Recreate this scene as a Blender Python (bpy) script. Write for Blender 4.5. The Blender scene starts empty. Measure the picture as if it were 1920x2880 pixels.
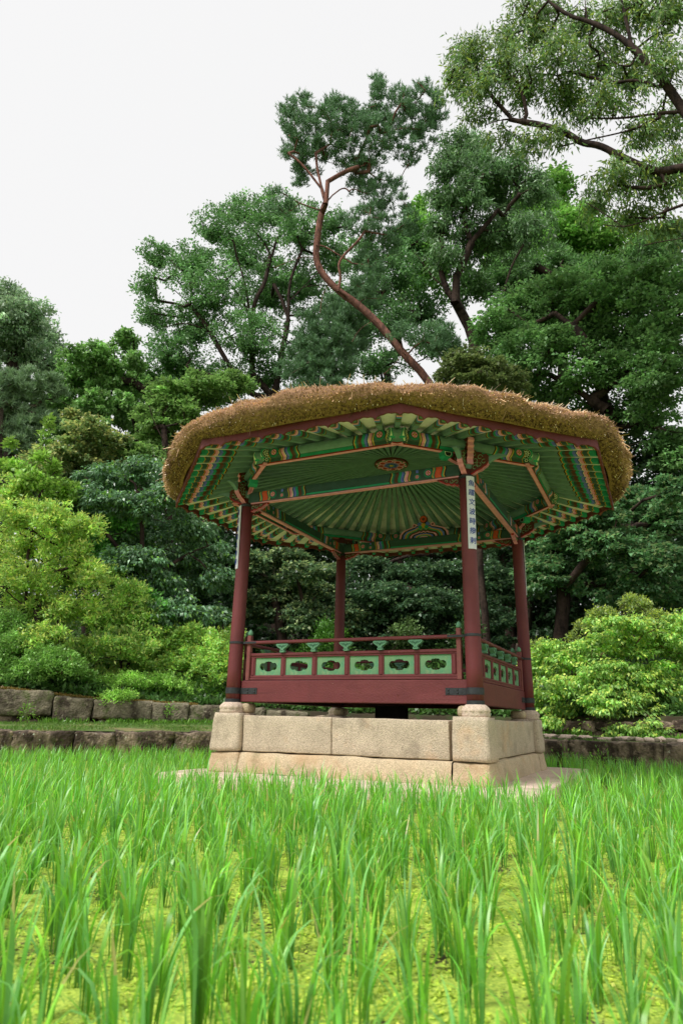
import bpy, math, random
import numpy as np
from mathutils import Vector, Matrix, noise
random.seed(7); RNG = np.random.default_rng(11)
sc = bpy.context.scene
COL = sc.collection

# ------------------------------------------------------------------ camera
F_PX, CX, CY, CZ, YAW, PITCH, ROLL = 1891.68, 2.5335, -6.6392, -0.1274, -0.4420, 0.2983, 0.0208
fwd = Vector((math.sin(YAW)*math.cos(PITCH), math.cos(YAW)*math.cos(PITCH), math.sin(PITCH)))
rgt = Vector((math.cos(YAW), -math.sin(YAW), 0)); upv = rgt.cross(fwd)
R2 = rgt*math.cos(ROLL)+upv*math.sin(ROLL); U2 = -rgt*math.sin(ROLL)+upv*math.cos(ROLL)
CAM = Vector((CX, CY, CZ))
cd = bpy.data.cameras.new('camera'); cam = bpy.data.objects.new('camera', cd); COL.objects.link(cam)
cam.matrix_world = Matrix(((R2.x, U2.x, -fwd.x, CX), (R2.y, U2.y, -fwd.y, CY), (R2.z, U2.z, -fwd.z, CZ), (0, 0, 0, 1)))
cd.sensor_fit = 'HORIZONTAL'; cd.sensor_width = 24; cd.lens = F_PX/1920*24; cd.clip_end = 600; cd.clip_start = .05
cd.dof.use_dof = True; cd.dof.focus_distance = 6.0; cd.dof.aperture_fstop = 4.5
sc.camera = cam
# ------------------------------------------------------------------ sky, sun, exposure
SUN_EL, SUN_AZ = math.radians(52), math.radians(205)      # azimuth: where the sun stands, from +y clockwise
w = bpy.data.worlds.new('World'); sc.world = w; w.use_nodes = True
nt = w.node_tree; nt.nodes.clear()
sky = nt.nodes.new('ShaderNodeTexSky'); sky.sky_type = 'NISHITA'; sky.sun_disc = False
sky.sun_elevation = SUN_EL; sky.sun_rotation = SUN_AZ; sky.dust_density = 4
hs = nt.nodes.new('ShaderNodeHueSaturation'); hs.inputs['Saturation'].default_value = .1
mx = nt.nodes.new('ShaderNodeMix'); mx.data_type = 'RGBA'; mx.inputs[0].default_value = .93   # overcast veil over the clear sky
mx.inputs[7].default_value = (3.84, 3.83, 3.84, 1)
bg = nt.nodes.new('ShaderNodeBackground'); bg.inputs[1].default_value = .1
ow = nt.nodes.new('ShaderNodeOutputWorld')
nt.links.new(sky.outputs[0], hs.inputs['Color']); nt.links.new(hs.outputs[0], mx.inputs[6])
nt.links.new(mx.outputs[2], bg.inputs[0]); nt.links.new(bg.outputs[0], ow.inputs[0])
sl = bpy.data.lights.new('sun', 'SUN'); sl.energy = 1.5; sl.angle = math.radians(16); sl.color = (1, .965, .93)
so = bpy.data.objects.new('sun', sl); COL.objects.link(so); so.location = (0, 0, 30)
sv = Vector((math.sin(SUN_AZ)*math.cos(SUN_EL), math.cos(SUN_AZ)*math.cos(SUN_EL), math.sin(SUN_EL)))
so.rotation_euler = (-sv).to_track_quat('-Z', 'Y').to_euler()
sc.view_settings.view_transform = 'Standard'; sc.view_settings.look = 'None'
sc.view_settings.gamma = 1; sc.view_settings.exposure = 1.3; sc.view_settings.use_curve_mapping = False
sc.cycles.max_bounces = 7; sc.cycles.diffuse_bounces = 4; sc.cycles.transmission_bounces = 4; sc.cycles.glossy_bounces = 2
sc.cycles.use_denoising = True

# ------------------------------------------------------------------ helpers
def s2l(c): return tuple(((v/255)/12.92 if v/255 <= .04045 else ((v/255+.055)/1.055)**2.4) for v in c)
def ray(px, py): return fwd + R2*((px-960)/F_PX) + U2*((1440-py)/F_PX)
def at(px, py, D):
    d = ray(px, py); return CAM + d*(D/math.hypot(d.x, d.y))
def onz(px, py, z):
    d = ray(px, py); return CAM + d*((z-CZ)/d.z)
def uu(x, y):
    fx, fy = math.sin(YAW), math.cos(YAW); dx, dy = x-CX, y-CY
    return (dx*fy-dy*fx)/max(1e-6, dx*fx+dy*fy), math.hypot(dx, dy)

def mat(name, color=None, rough=.7, attr=False, var=.12, scale=12, bump=.15, bscale=60, spec=.35, extra=None, coord='Object', rnd=False, bdist=.01):
    m = bpy.data.materials.new(name); m.use_nodes = True; n = m.node_tree.nodes; l = m.node_tree.links
    b = n['Principled BSDF']; b.inputs['Roughness'].default_value = rough; b.inputs['Specular IOR Level'].default_value = spec
    tc = n.new('ShaderNodeTexCoord')
    if rnd:    # every stone gets its own stretch of the texture
        oi = n.new('ShaderNodeObjectInfo'); vm = n.new('ShaderNodeVectorMath'); vm.operation = 'MULTIPLY_ADD'; vm.inputs[1].default_value = (37, 53, 71)
        l.new(oi.outputs['Random'], vm.inputs[0]); l.new(tc.outputs['Object'], vm.inputs[2])
        class T_: outputs = {'Object': vm.outputs[0]}
        tc = T_
    ns = n.new('ShaderNodeTexNoise'); ns.inputs['Scale'].default_value = scale; ns.inputs['Detail'].default_value = 6
    l.new(tc.outputs[coord], ns.inputs['Vector'])
    mr = n.new('ShaderNodeMapRange'); mr.inputs[1].default_value = .3; mr.inputs[2].default_value = .7
    mr.inputs[3].default_value = 1-var; mr.inputs[4].default_value = 1+var; l.new(ns.outputs[0], mr.inputs[0])
    mul = n.new('ShaderNodeVectorMath'); mul.operation = 'SCALE'
    if attr:
        a = n.new('ShaderNodeAttribute'); a.attribute_name = 'Col'; src = a.outputs[0]
    else:
        a = n.new('ShaderNodeRGB'); a.outputs[0].default_value = (*color, 1); src = a.outputs[0]
    if extra: src = extra(n, l, tc, src)
    l.new(src, mul.inputs[0]); l.new(mr.outputs[0], mul.inputs['Scale']); l.new(mul.outputs[0], b.inputs['Base Color'])
    if bump:
        nb = n.new('ShaderNodeTexNoise'); nb.inputs['Scale'].default_value = bscale; nb.inputs['Detail'].default_value = 5
        l.new(tc.outputs[coord], nb.inputs['Vector'])
        bp = n.new('ShaderNodeBump'); bp.inputs['Strength'].default_value = bump; bp.inputs['Distance'].default_value = bdist
        l.new(nb.outputs[0], bp.inputs['Height']); l.new(bp.outputs[0], b.inputs['Normal'])
    return m
def blot(color, scale, lo, hi, amount=1.0, detail=5, rough=.6, stretch=None):
    "patches of another pigment laid over the base colour"
    def f(n, l, tc, src):
        ns = n.new('ShaderNodeTexNoise'); ns.inputs['Scale'].default_value = scale; ns.inputs['Detail'].default_value = detail
        ns.inputs['Roughness'].default_value = rough
        if stretch:
            mp = n.new('ShaderNodeMapping'); mp.inputs['Scale'].default_value = stretch
            l.new(tc.outputs['Object'], mp.inputs[0]); l.new(mp.outputs[0], ns.inputs['Vector'])
        else: l.new(tc.outputs['Object'], ns.inputs['Vector'])
        mr = n.new('ShaderNodeMapRange'); mr.inputs[1].default_value = lo; mr.inputs[2].default_value = hi; mr.inputs[4].default_value = amount
        l.new(ns.outputs[0], mr.inputs[0])
        m = n.new('ShaderNodeMix'); m.data_type = 'RGBA'; m.inputs[7].default_value = (*color, 1)
        l.new(mr.outputs[0], m.inputs[0]); l.new(src, m.inputs[6]); return m.outputs[2]
    return f
def chain(*fs):
    def f(n, l, tc, src):
        for g in fs: src = g(n, l, tc, src)
        return src
    return f

# painted pigments
P = dict(base=(106, 132, 140), dark=(56, 80, 82), bright=(36, 142, 122), peach=(236, 152, 190), cream=(214, 200, 176), blue=(100, 112, 216),
         navy=(28, 40, 120), brown=(98, 52, 42), red=(160, 32, 30), yellow=(206, 150, 60), black=(22, 24, 22), white=(225, 225, 212),
         orange=(214, 84, 60), maroon=(92, 40, 36), timber=(120, 58, 56), lotus=(92, 138, 108), scroll=(130, 160, 130), iron=(38, 40, 44), trim=(84, 76, 46))
P = {k: s2l(v) for k, v in P.items()}
M = {}
M['paint'] = mat('dancheong_paint', attr=True, rough=.6, var=.14, scale=18, bump=.2, bscale=90, extra=blot(s2l((60, 52, 40)), 9, .58, .8, .35))
M['red'] = mat('red_painted_timber', s2l((102, 44, 47)), rough=.55, var=.1, scale=7, bump=.3, bscale=70,
    extra=chain(blot(s2l((132, 70, 68)), 3.5, .5, .75, .5, stretch=(1, 1, .25)), blot(s2l((70, 26, 26)), 42, .62, .72, .65, stretch=(1, 1, .03)), blot(s2l((92, 34, 28)), 14, .66, .74, .7), blot(s2l((200, 170, 150)), 42, .745, .77, .7)))
M['red_h'] = mat('red_painted_beam', s2l((104, 46, 49)), rough=.5, var=.1, scale=7, bump=.3, bscale=70,
    extra=chain(blot(s2l((128, 68, 68)), 4, .5, .75, .6, stretch=(.2, 1, 1)), blot(s2l((76, 30, 28)), 40, .6, .72, .6, stretch=(.04, 1, 1)), blot(s2l((90, 34, 28)), 12, .66, .72, .8), blot(s2l((206, 176, 158)), 38, .72, .75, .8)))
M['panel'] = mat('weathered_green_panel', s2l((116, 154, 112)), rough=.65, var=.16, scale=14, bump=.2,
    extra=chain(blot(s2l((70, 130, 98)), 7, .42, .62, .9), blot(s2l((40, 178, 158)), 11, .64, .69, .8), blot(s2l((168, 172, 124)), 6, .56, .75, .7)))
M['iron'] = mat('black_iron', s2l((44, 46, 50)), rough=.5, var=.3, scale=30, bump=.3)
M['soffit'] = mat('cream_soffit', s2l((236, 226, 244)), rough=.8, var=.08, scale=6, bump=.1, extra=blot(s2l((140, 126, 100)), 5, .55, .75, .5))
def speckle(n, l, tc, src):
    v = n.new('ShaderNodeTexVoronoi'); v.inputs['Scale'].default_value = 150; l.new(tc.outputs['Object'], v.inputs['Vector'])
    r = n.new('ShaderNodeMapRange'); r.inputs[1].default_value = 0; r.inputs[2].default_value = 1; r.inputs[3].default_value = .74; r.inputs[4].default_value = 1.2
    sp = n.new('ShaderNodeSeparateColor'); l.new(v.outputs['Color'], sp.inputs[0]); l.new(sp.outputs[0], r.inputs[0])
    m = n.new('ShaderNodeVectorMath'); m.operation = 'SCALE'; l.new(src, m.inputs[0]); l.new(r.outputs[0], m.inputs['Scale']); return m.outputs[0]
M['granite'] = mat('pale_granite', s2l((188, 172, 150)), rough=.85, var=.1, scale=5, bump=.8, bscale=110, rnd=True,
    extra=chain(speckle, blot(s2l((206, 150, 96)), 3.2, .55, .78, .5), blot(s2l((120, 108, 92)), 4.5, .55, .75, .6), blot(s2l((92, 84, 72)), 16, .66, .74, .6)))
M['granite_low'] = mat('ochre_granite', s2l((190, 172, 142)), rough=.85, var=.12, scale=5, bump=.8, bscale=110, rnd=True,
    extra=chain(speckle, blot(s2l((180, 146, 108)), 3.0, .45, .7, .7), blot(s2l((140, 104, 76)), 6, .6, .78, .6), blot(s2l((110, 104, 70)), 4, .56, .7, .5)))
M['slab'] = mat('pale_slab', s2l((205, 184, 166)), rough=.85, var=.12, scale=6, bump=.4, bscale=120, extra=speckle)
M['wallstone'] = mat('mossy_wall_stone', s2l((138, 122, 104)), rough=.9, var=.35, scale=16, bump=1, bscale=34, rnd=True, bdist=.03,
    extra=chain(blot(s2l((54, 43, 34)), 4.5, .40, .56, .95, stretch=(1, 1, .45)), blot(s2l((158, 138, 118)), 9, .56, .68, .8), blot(s2l((70, 84, 34)), 7, .57, .68, .8), blot(s2l((172, 180, 160)), 16, .66, .72, .8)))
M['upstone'] = mat('upper_wall_stone', s2l((126, 118, 98)), rough=.9, var=.3, scale=14, bump=1, bscale=34, rnd=True, bdist=.03,
    extra=chain(blot(s2l((62, 52, 42)), 5, .48, .62, .9, stretch=(1, 1, .5)), blot(s2l((84, 100, 44)), 6, .54, .66, .8), blot(s2l((168, 160, 136)), 10, .6, .7, .7)))
M['thatch'] = mat('thatch_body', s2l((146, 114, 88)), rough=.95, var=.4, scale=40, bump=1, bscale=120, spec=.1)
M['straw'] = mat('straw', attr=True, rough=.8, var=.1, bump=0, spec=.2)
M['dark'] = mat('dark_timber', s2l((46, 36, 30)), rough=.9, var=.2, bump=.3)
M['white'] = mat('white_board', s2l((214, 212, 226)), rough=.6, var=.06, scale=25, bump=.1, extra=blot(s2l((150, 150, 146)), 12, .6, .75, .5))
M['ink'] = mat('blue_ink', s2l((34, 58, 150)), rough=.6, var=.05, bump=0)
M['soil'] = mat('forest_soil', s2l((58, 50, 34)), rough=.95, var=.3, scale=4, bump=.8, bscale=25, extra=blot(s2l((44, 66, 26)), 2, .45, .6, .9))
M['terrace'] = mat('worn_lawn', s2l((84, 104, 48)), rough=.95, var=.25, scale=8, bump=.6, bscale=50, extra=blot(s2l((140, 124, 88)), 1.6, .52, .68, .8))
def ground_duck(n, l, tc, src):
    v = n.new('ShaderNodeTexVoronoi'); v.inputs['Scale'].default_value = 130; l.new(tc.outputs['Object'], v.inputs['Vector'])
    sp = n.new('ShaderNodeSeparateColor'); l.new(v.outputs['Color'], sp.inputs[0])
    ns = n.new('ShaderNodeTexNoise'); ns.inputs['Scale'].default_value = 5; ns.inputs['Detail'].default_value = 6; l.new(tc.outputs['Object'], ns.inputs['Vector'])
    ad = n.new('ShaderNodeMath'); ad.operation = 'MULTIPLY_ADD'; ad.inputs[1].default_value = 3.4; l.new(ns.outputs[0], ad.inputs[0]); l.new(sp.outputs[0], ad.inputs[2])
    r = n.new('ShaderNodeMapRange'); r.inputs[1].default_value = 1.55; r.inputs[2].default_value = 1.75; l.new(ad.outputs[0], r.inputs[0])
    m1 = n.new('ShaderNodeMix'); m1.data_type = 'RGBA'; l.new(sp.outputs[1], m1.inputs[0])
    m1.inputs[6].default_value = (*s2l((134, 162, 62)), 1); m1.inputs[7].default_value = (*s2l((186, 204, 84)), 1)
    m = n.new('ShaderNodeMix'); m.data_type = 'RGBA'; l.new(r.outputs[0], m.inputs[0]); l.new(src, m.inputs[6]); l.new(m1.outputs[2], m.inputs[7]); return m.outputs[2]
M['paddy'] = mat('duckweed_water', s2l((70, 58, 40)), rough=.6, var=.12, scale=20, bump=.5, bscale=130, extra=ground_duck)
def bark(name, c1, c2, sc_=9):
    return mat(name, s2l(c1), rough=.95, var=.3, scale=20, bump=1, bscale=sc_*3, spec=.15, extra=blot(s2l(c2), sc_, .45, .62, .9, stretch=(1, 1, .35)))
M['bark_red'] = bark('red_pine_bark', (128, 90, 78), (84, 62, 56))
M['bark_dark'] = bark('dark_oak_bark', (62, 50, 44), (34, 28, 25))
M['bark_grey'] = bark('grey_bark', (88, 78, 68), (52, 44, 38))
def leafmat(name, trans, rough, spec, warm=(1.08, 1.12, .9)):
    m = bpy.data.materials.new(name); m.use_nodes = True; n = m.node_tree.nodes; l = m.node_tree.links
    b = n['Principled BSDF']; b.inputs['Roughness'].default_value = rough; b.inputs['Specular IOR Level'].default_value = spec
    a = n.new('ShaderNodeAttribute'); a.attribute_name = 'Col'; l.new(a.outputs[0], b.inputs['Base Color'])
    t = n.new('ShaderNodeBsdfTranslucent'); ml = n.new('ShaderNodeVectorMath'); ml.operation = 'MULTIPLY'; ml.inputs[1].default_value = warm
    l.new(a.outputs[0], ml.inputs[0]); l.new(ml.outputs[0], t.inputs[0])
    mi = n.new('ShaderNodeMixShader'); mi.inputs[0].default_value = trans
    l.new(b.outputs[0], mi.inputs[1]); l.new(t.outputs[0], mi.inputs[2]); l.new(mi.outputs[0], n['Material Output'].inputs[0]); return m
M['leaf'] = leafmat('broad_leaf', .36, .42, .5)
M['glossleaf'] = leafmat('glossy_leaf', .25, .38, .7)
M['needle'] = leafmat('pine_needle', .2, .55, .3, (1, 1, .8))
M['rice'] = leafmat('rice_blade', .42, .38, .7, (1.05, 1.1, .8))

def fin(o, parent=None, **props):
    COL.objects.link(o)
    if parent is not None: o.parent = parent
    for k, v in props.items(): o[k] = v
    return o
def empty(name, loc, label, cat, group=None, rz=0):
    o = bpy.data.objects.new(name, None); o.empty_display_size = .2; o.location = loc; o.rotation_euler = (0, 0, rz)
    fin(o, label=label, category=cat)
    if group: o['group'] = group
    return o
class MB:
    def __init__(s): s.v = []; s.f = []; s.c = []
    def add(s, vs, fs, col=(1, 1, 1)):
        k = len(s.v); s.v += [tuple(v) for v in vs]
        for f in fs: s.f.append(tuple(i+k for i in f)); s.c.append(col)
        return s
    def box(s, x0, x1, y0, y1, z0, z1, col=(1, 1, 1), ch=0):
        if ch == 0:
            return s.add([(x0, y0, z0), (x1, y0, z0), (x1, y1, z0), (x0, y1, z0), (x0, y0, z1), (x1, y0, z1), (x1, y1, z1), (x0, y1, z1)],
                     [(0, 3, 2, 1), (4, 5, 6, 7), (0, 1, 5, 4), (1, 2, 6, 5), (2, 3, 7, 6), (3, 0, 4, 7)], col)
        # chamfered along the longest axis
        d = [x1-x0, y1-y0, z1-z0]; ax = d.index(max(d)); lo = [x0, y0, z0]; hi = [x1, y1, z1]; a, b = [i for i in range(3) if i != ax]
        sec = [(lo[a]+ch, lo[b]), (hi[a]-ch, lo[b]), (hi[a], lo[b]+ch), (hi[a], hi[b]-ch), (hi[a]-ch, hi[b]), (lo[a]+ch, hi[b]), (lo[a], hi[b]-ch), (lo[a], lo[b]+ch)]
        vs = []
        for e in (lo[ax], hi[ax]):
            for p in sec:
                q = [0, 0, 0]; q[ax] = e; q[a] = p[0]; q[b] = p[1]; vs.append(q)
        flip = ax == 1
        fs = [tuple(range(8))[::1 if flip else -1], tuple(range(8, 16))[::-1 if flip else 1]]
        for i in range(8):
            j = (i+1) % 8; q = (i, j, 8+j, 8+i); fs.append(q[::-1] if flip else q)
        return s.add(vs, fs, col)
    def prism(s, pts, t, frame, col, edgecols=None):
        "pts 2D outline (ccw), extruded +-t/2; frame(a,b,n)->xyz"
        n = len(pts); vs = [frame(a, b, -t/2) for a, b in pts]+[frame(a, b, t/2) for a, b in pts]
        s.add(vs, [tuple(range(n))[::-1], tuple(range(n, 2*n))], col)
        k = len(s.v)-2*n
        for i in range(n):
            j = (i+1) % n; s.f.append((k+i, k+j, k+n+j, k+n+i)); s.c.append(edgecols(i) if edgecols else col)
        return s
    def lathe(s, prof, n=20, c=(0, 0), col=(1, 1, 1), fn=None):
        k0 = len(s.v); m = len(prof); vs = []
        for r, z in prof:
            for i in range(n):
                a = 2*math.pi*i/n; rr = r*(fn(a, z) if fn else 1); vs.append((c[0]+rr*math.cos(a), c[1]+rr*math.sin(a), z))
        fs = [(j*n+i, j*n+(i+1) % n, (j+1)*n+(i+1) % n, (j+1)*n+i) for j in range(m-1) for i in range(n)]
        fs += [tuple(range(n))[::-1], tuple(range((m-1)*n, m*n))]
        return s.add(vs, fs, col)
    def tube(s, path, r, n=5, col=(1, 1, 1)):
        path = [Vector(p) for p in path]; rs = r if hasattr(r, '__len__') else [r]*len(path); vs = []
        for i, p in enumerate(path):
            d = (path[min(i+1, len(path)-1)]-path[max(i-1, 0)]).normalized()
            a = d.cross(Vector((0, 0, 1)) if abs(d.z) < .9 else Vector((1, 0, 0))).normalized(); b = d.cross(a)
            for k in range(n):
                t = 2*math.pi*k/n; vs.append(p+(a*math.cos(t)+b*math.sin(t))*rs[i])
        fs = [(j*n+i, j*n+(i+1) % n, (j+1)*n+(i+1) % n, (j+1)*n+i) for j in range(len(path)-1) for i in range(n)]
        fs += [tuple(range(n))[::-1], tuple(range((len(path)-1)*n, len(path)*n))]
        return s.add(vs, fs, col)
    def disc(s, c, nrm, r, col, n=14, up=None, sq=1, ph=0):
        c = Vector(c); nrm = Vector(nrm).normalized(); u = Vector(up or (0, 0, 1)); a = u.cross(nrm)
        if a.length < .1: a = Vector((1, 0, 0)).cross(nrm)
        a.normalize(); b = nrm.cross(a)
        s.add([c+a*r*math.cos(2*math.pi*k/n+ph)+b*r*sq*math.sin(2*math.pi*k/n+ph) for k in range(n)], [tuple(range(n))], col)
    def xf(s, mtx, k=0): s.v = s.v[:k]+[tuple(mtx @ Vector(v)) for v in s.v[k:]]; return s
    def mesh(s, name, m, smooth=False):
        me = bpy.data.meshes.new(name); me.from_pydata(s.v, [], s.f); me.materials.append(M[m] if isinstance(m, str) else m)
        at_ = me.attributes.new('Col', 'FLOAT_COLOR', 'FACE')
        at_.data.foreach_set('color', np.array([(*c, 1) for c in s.c], dtype=np.float32).ravel())
        if smooth: me.polygons.foreach_set('use_smooth', [True]*len(me.polygons))
        me.update(); return me
    def obj(s, name, m, parent=None, smooth=False, **props):
        return fin(bpy.data.objects.new(name, s.mesh(name, m, smooth)), parent, **props)
def inst(name, me, parent, mtx=None, **props):
    o = bpy.data.objects.new(name, me)
    if mtx is not None: o.matrix_local = mtx
    return fin(o, parent, **props)
def npmesh(name, verts, faces, cols, m, smooth=False):
    "verts (n,3), faces (m,k), cols (m,3)"
    me = bpy.data.meshes.new(name); n, k = faces.shape
    me.vertices.add(len(verts)); me.vertices.foreach_set('co', verts.astype(np.float32).ravel())
    me.loops.add(n*k); me.loops.foreach_set('vertex_index', faces.astype(np.int32).ravel())
    me.polygons.add(n); me.polygons.foreach_set('loop_start', np.arange(0, n*k, k, dtype=np.int32))
    me.polygons.foreach_set('loop_total', np.full(n, k, dtype=np.int32))
    me.materials.append(M[m])
    if cols is not None:
        a = me.attributes.new('Col', 'FLOAT_COLOR', 'FACE')
        a.data.foreach_set('color', np.concatenate([cols, np.ones((n, 1))], 1).astype(np.float32).ravel())
    if smooth: me.polygons.foreach_set('use_smooth', np.ones(n, dtype=bool))
    me.update(); return me
def rotz(a): return Matrix.Rotation(a, 4, 'Z')

def block(w_, d_, h_, seed, r=.02, amp=.008, n=7, scale=4):
    "rounded rough stone block centred on its base; returns MB"
    mb = MB(); nx = max(4, min(22, int(w_/.045))); ny = max(3, min(6, int(d_/.08))); nz = max(4, min(10, int(h_/.04)))
    idx = {}
    def vid(i, j, k):
        if (i, j, k) in idx: return idx[(i, j, k)]
        def warp(t, n_, L):  # denser at ends
            e = min(r/L, .3)
            if t == 0: return 0
            if t == n_: return 1
            return e+(1-2*e)*(t-1)/(n_-2) if n_ > 2 else .5
        p = Vector(((warp(i, nx, w_)-.5)*w_, (warp(j, ny, d_)-.5)*d_, warp(k, nz, h_)*h_))
        q = Vector((max(-w_/2+r, min(w_/2-r, p.x)), max(-d_/2+r, min(d_/2-r, p.y)), max(r, min(h_-r, p.z))))
        dv = p-q
        if dv.length > 1e-9: p = q+dv.normalized()*r
        o = noise.noise_vector(p*scale+Vector((seed*3.7, seed*1.3, seed*2.1)))*amp + noise.noise_vector(p*scale*3.3+Vector((seed, 0, seed)))*amp*.55 + noise.noise_vector(p*scale*9)*amp*.25
        p = p+o; idx[(i, j, k)] = len(mb.v); mb.v.append(tuple(p)); return idx[(i, j, k)]
    def quad(a, b, c, d): mb.f.append((a, b, c, d)); mb.c.append((1, 1, 1))
    for i in range(nx):
        for j in range(ny):
            quad(vid(i, j, 0), vid(i, j+1, 0), vid(i+1, j+1, 0), vid(i+1, j, 0)); quad(vid(i, j, nz), vid(i+1, j, nz), vid(i+1, j+1, nz), vid(i, j+1, nz))
    for i in range(nx):
        for k in range(nz):
            quad(vid(i, 0, k), vid(i+1, 0, k), vid(i+1, 0, k+1), vid(i, 0, k+1)); quad(vid(i, ny, k), vid(i, ny, k+1), vid(i+1, ny, k+1), vid(i+1, ny, k))
    for j in range(ny):
        for k in range(nz):
            quad(vid(0, j, k), vid(0, j, k+1), vid(0, j+1, k+1), vid(0, j+1, k)); quad(vid(nx, j, k), vid(nx, j+1, k), vid(nx, j+1, k+1), vid(nx, j, k+1))
    return mb

# ------------------------------------------------------------------ ground
RV_ = (math.cos(YAW), -math.sin(YAW)); FV_ = (math.sin(YAW), math.cos(YAW))
WZ, SZ = -.70, -.60      # paddy water, slab top
def lerp_tab(u, tab):
    us, zs = zip(*tab); return float(np.interp(u, us, zs))
W1 = [(-.9, 9.3), (-.485, 9.5), (-.18, 9.75), (.02, 10.0), (.28, 10.15), (.485, 9.55), (.9, 9.3)]        # paddy wall: distance by direction
W2 = [(-.9, 12.2), (-.485, 12.0), (.02, 12.2), (.28, 12.0), (.485, 11.6), (.9, 11.4)]
W2T = [(-.9, .40), (-.485, .225), (-.35, .105), (-.18, .04), (.02, -.05), (.28, -.06), (.485, .0), (.9, .1)]
def polar(u, D):
    a = math.atan(u); fx, fy = math.sin(YAW), math.cos(YAW)
    dx, dy = fx*math.cos(a)+fy*math.sin(a), fy*math.cos(a)-fx*math.sin(a); return CX+dx*D, CY+dy*D
def terr(x, y):
    u, D = uu(x, y); t = lerp_tab(u, W2T); d = D-lerp_tab(u, W2)-.15
    return t + (.2*d if d < 30 else 6+.1*(d-30)) + .25*noise.noise(Vector((x*.25, y*.25, 0)))*min(1, max(0, d/3))
mb = MB(); S = 250
mb.add([(-S, -S, WZ-.08), (S, -S, WZ-.08), (S, S, WZ-.08), (-S, S, WZ-.08)], [(0, 1, 2, 3)])
mb.obj('ground', 'terrace', kind='structure')
mb = MB(); PB = [(CX+p[0]*RV_[0]+p[1]*FV_[0], CY+p[0]*RV_[1]+p[1]*FV_[1]) for p in ((-7.5, -1.6), (7.5, -1.6), (8.5, 10.5), (-8.5, 10.5))]
mb.add([(x, y, WZ) for x, y in PB]+[(x, y, WZ-.08) for x, y in PB], [(0, 1, 2, 3), (0, 4, 5, 1), (1, 5, 6, 2), (2, 6, 7, 3), (3, 7, 4, 0)])
mb.obj('paddy_water', 'paddy', kind='structure')
# forest floor
us = np.concatenate([np.linspace(-3.0, -.95, 12), np.linspace(-.9, .9, 46), np.linspace(.95, 3.0, 12)]); ds = [.0, .15, .6, 1.2, 2, 3, 4.5, 6.5, 9, 12, 16, 22, 30, 45, 80, 160]
mb = MB(); vs = []
for d in ds:
    for u in us:
        x, y = polar(u, lerp_tab(u, W2)+.12+d); vs.append((x, y, terr(x, y)))
for u in us[::-1]:
    x, y = polar(u, lerp_tab(u, W2)+.12); vs.insert(0, (x, y, -1.2))
ds = [0]+ds
n = len(us); mb.add(vs, [(j*n+i, j*n+i+1, (j+1)*n+i+1, (j+1)*n+i) for j in range(len(ds)-1) for i in range(n-1)])
mb.obj('forest_floor', 'soil', smooth=True, kind='structure')
# terrace path between the walls
def terz(u, D):
    d1, d2 = lerp_tab(u, W1), lerp_tab(u, W2); t = max(0, min(1, (D-d1)/(d2-d1)))
    return -.348+.0*t+t*lerp_tab(u, [(-.9, .06), (-.48, .06), (-.18, .10), (.28, .03), (.9, .02)])
mb = MB(); vs = []; usT = np.linspace(-2.2, 2.2, 90)
for t in np.linspace(0, 1, 9):
    for u in usT:
        d1, d2 = lerp_tab(u, W1)+.12, lerp_tab(u, W2)+.3; D = d1+(d2-d1)*t; x, y = polar(u, D)
        vs.append((x, y, terz(u, D)+.012*noise.noise(Vector((x*3, y*3, 1)))))
n = len(usT); mb.add(vs, [(j*n+i, j*n+i+1, (j+1)*n+i+1, (j+1)*n+i) for j in range(8) for i in range(n-1)])
mb.obj('terrace', 'terrace', smooth=True, kind='structure')

# ------------------------------------------------------------------ stone walls
def wall_run(root, tab, ulist, z0, z1f, depth, m, seed, inset=0, r=.022, amp=.028, gap=.006):
    k = seed
    for a, b in zip(ulist[:-1], ulist[1:]):
        pa = Vector((*polar(a, lerp_tab(a, tab)), 0)); pb = Vector((*polar(b, lerp_tab(b, tab)), 0)); d = pb-pa; L = d.length-gap
        c = (pa+pb)/2; ang = math.atan2(d.y, d.x); zt = z1f((a+b)/2)+random.uniform(-.008, .008); zb = z0((a+b)/2) if callable(z0) else z0
        mbk = block(L, depth, zt-zb, k, r, amp); nrm = Vector((-math.sin(ang), math.cos(ang), 0))
        loc = c+nrm*(depth/2-.06+inset+random.uniform(-.01, .01)); k += 1
        mm = Matrix.Translation((loc.x, loc.y, zb)) @ rotz(ang) @ Matrix.Rotation(random.uniform(-.008, .008), 4, 'Y')
        inst('stone', mbk.mesh('stone', m, True), root, mm)
pxu = lambda px: (px-960)/1979
wall1 = empty('paddy_wall', (0, 0, 0), 'low dark mossy stone wall along the far edge of the rice paddy', 'wall')
u1 = [-1.5, -1.3, -1.12, -.95, -.8, -.68, -.57]+[pxu(v) for v in (55, 229, 343, 503, 690, 900, 1130, 1360, 1606, 1871)]+[.56, .68, .8, .95, 1.1, 1.3]
wall_run(wall1, W1, u1, WZ-.1, lambda u: -.345, .34, 'wallstone', 3)
wall2 = empty('upper_wall', (0, 0, 0), 'long stone retaining wall at the back of the grass terrace, with moss on top', 'wall')
u2 = [-.9, -.78, -.66, -.56]+[pxu(v) for v in (-70, 158, 269, 440, 543, 640, 760, 880)]
wall_run(wall2, W2, u2, lambda u: lerp_tab(u, W2T)-.40 if u < -.36 else lerp_tab(u, W2T)-.30, lambda u: lerp_tab(u, W2T), .4, 'upstone', 40, r=.035, amp=.03)
u2b = [-.9, -.8, -.7, -.6]+[pxu(v) for v in (-60, 60, 175, 290, 400, 470, 560, 660, 780, 900)]
wall_run(wall2, W2, u2b, -.42, lambda u: lerp_tab(u, W2T)-(.405 if u < -.36 else .31), .4, 'wallstone', 70, inset=.07, r=.03, amp=.03)
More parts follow.
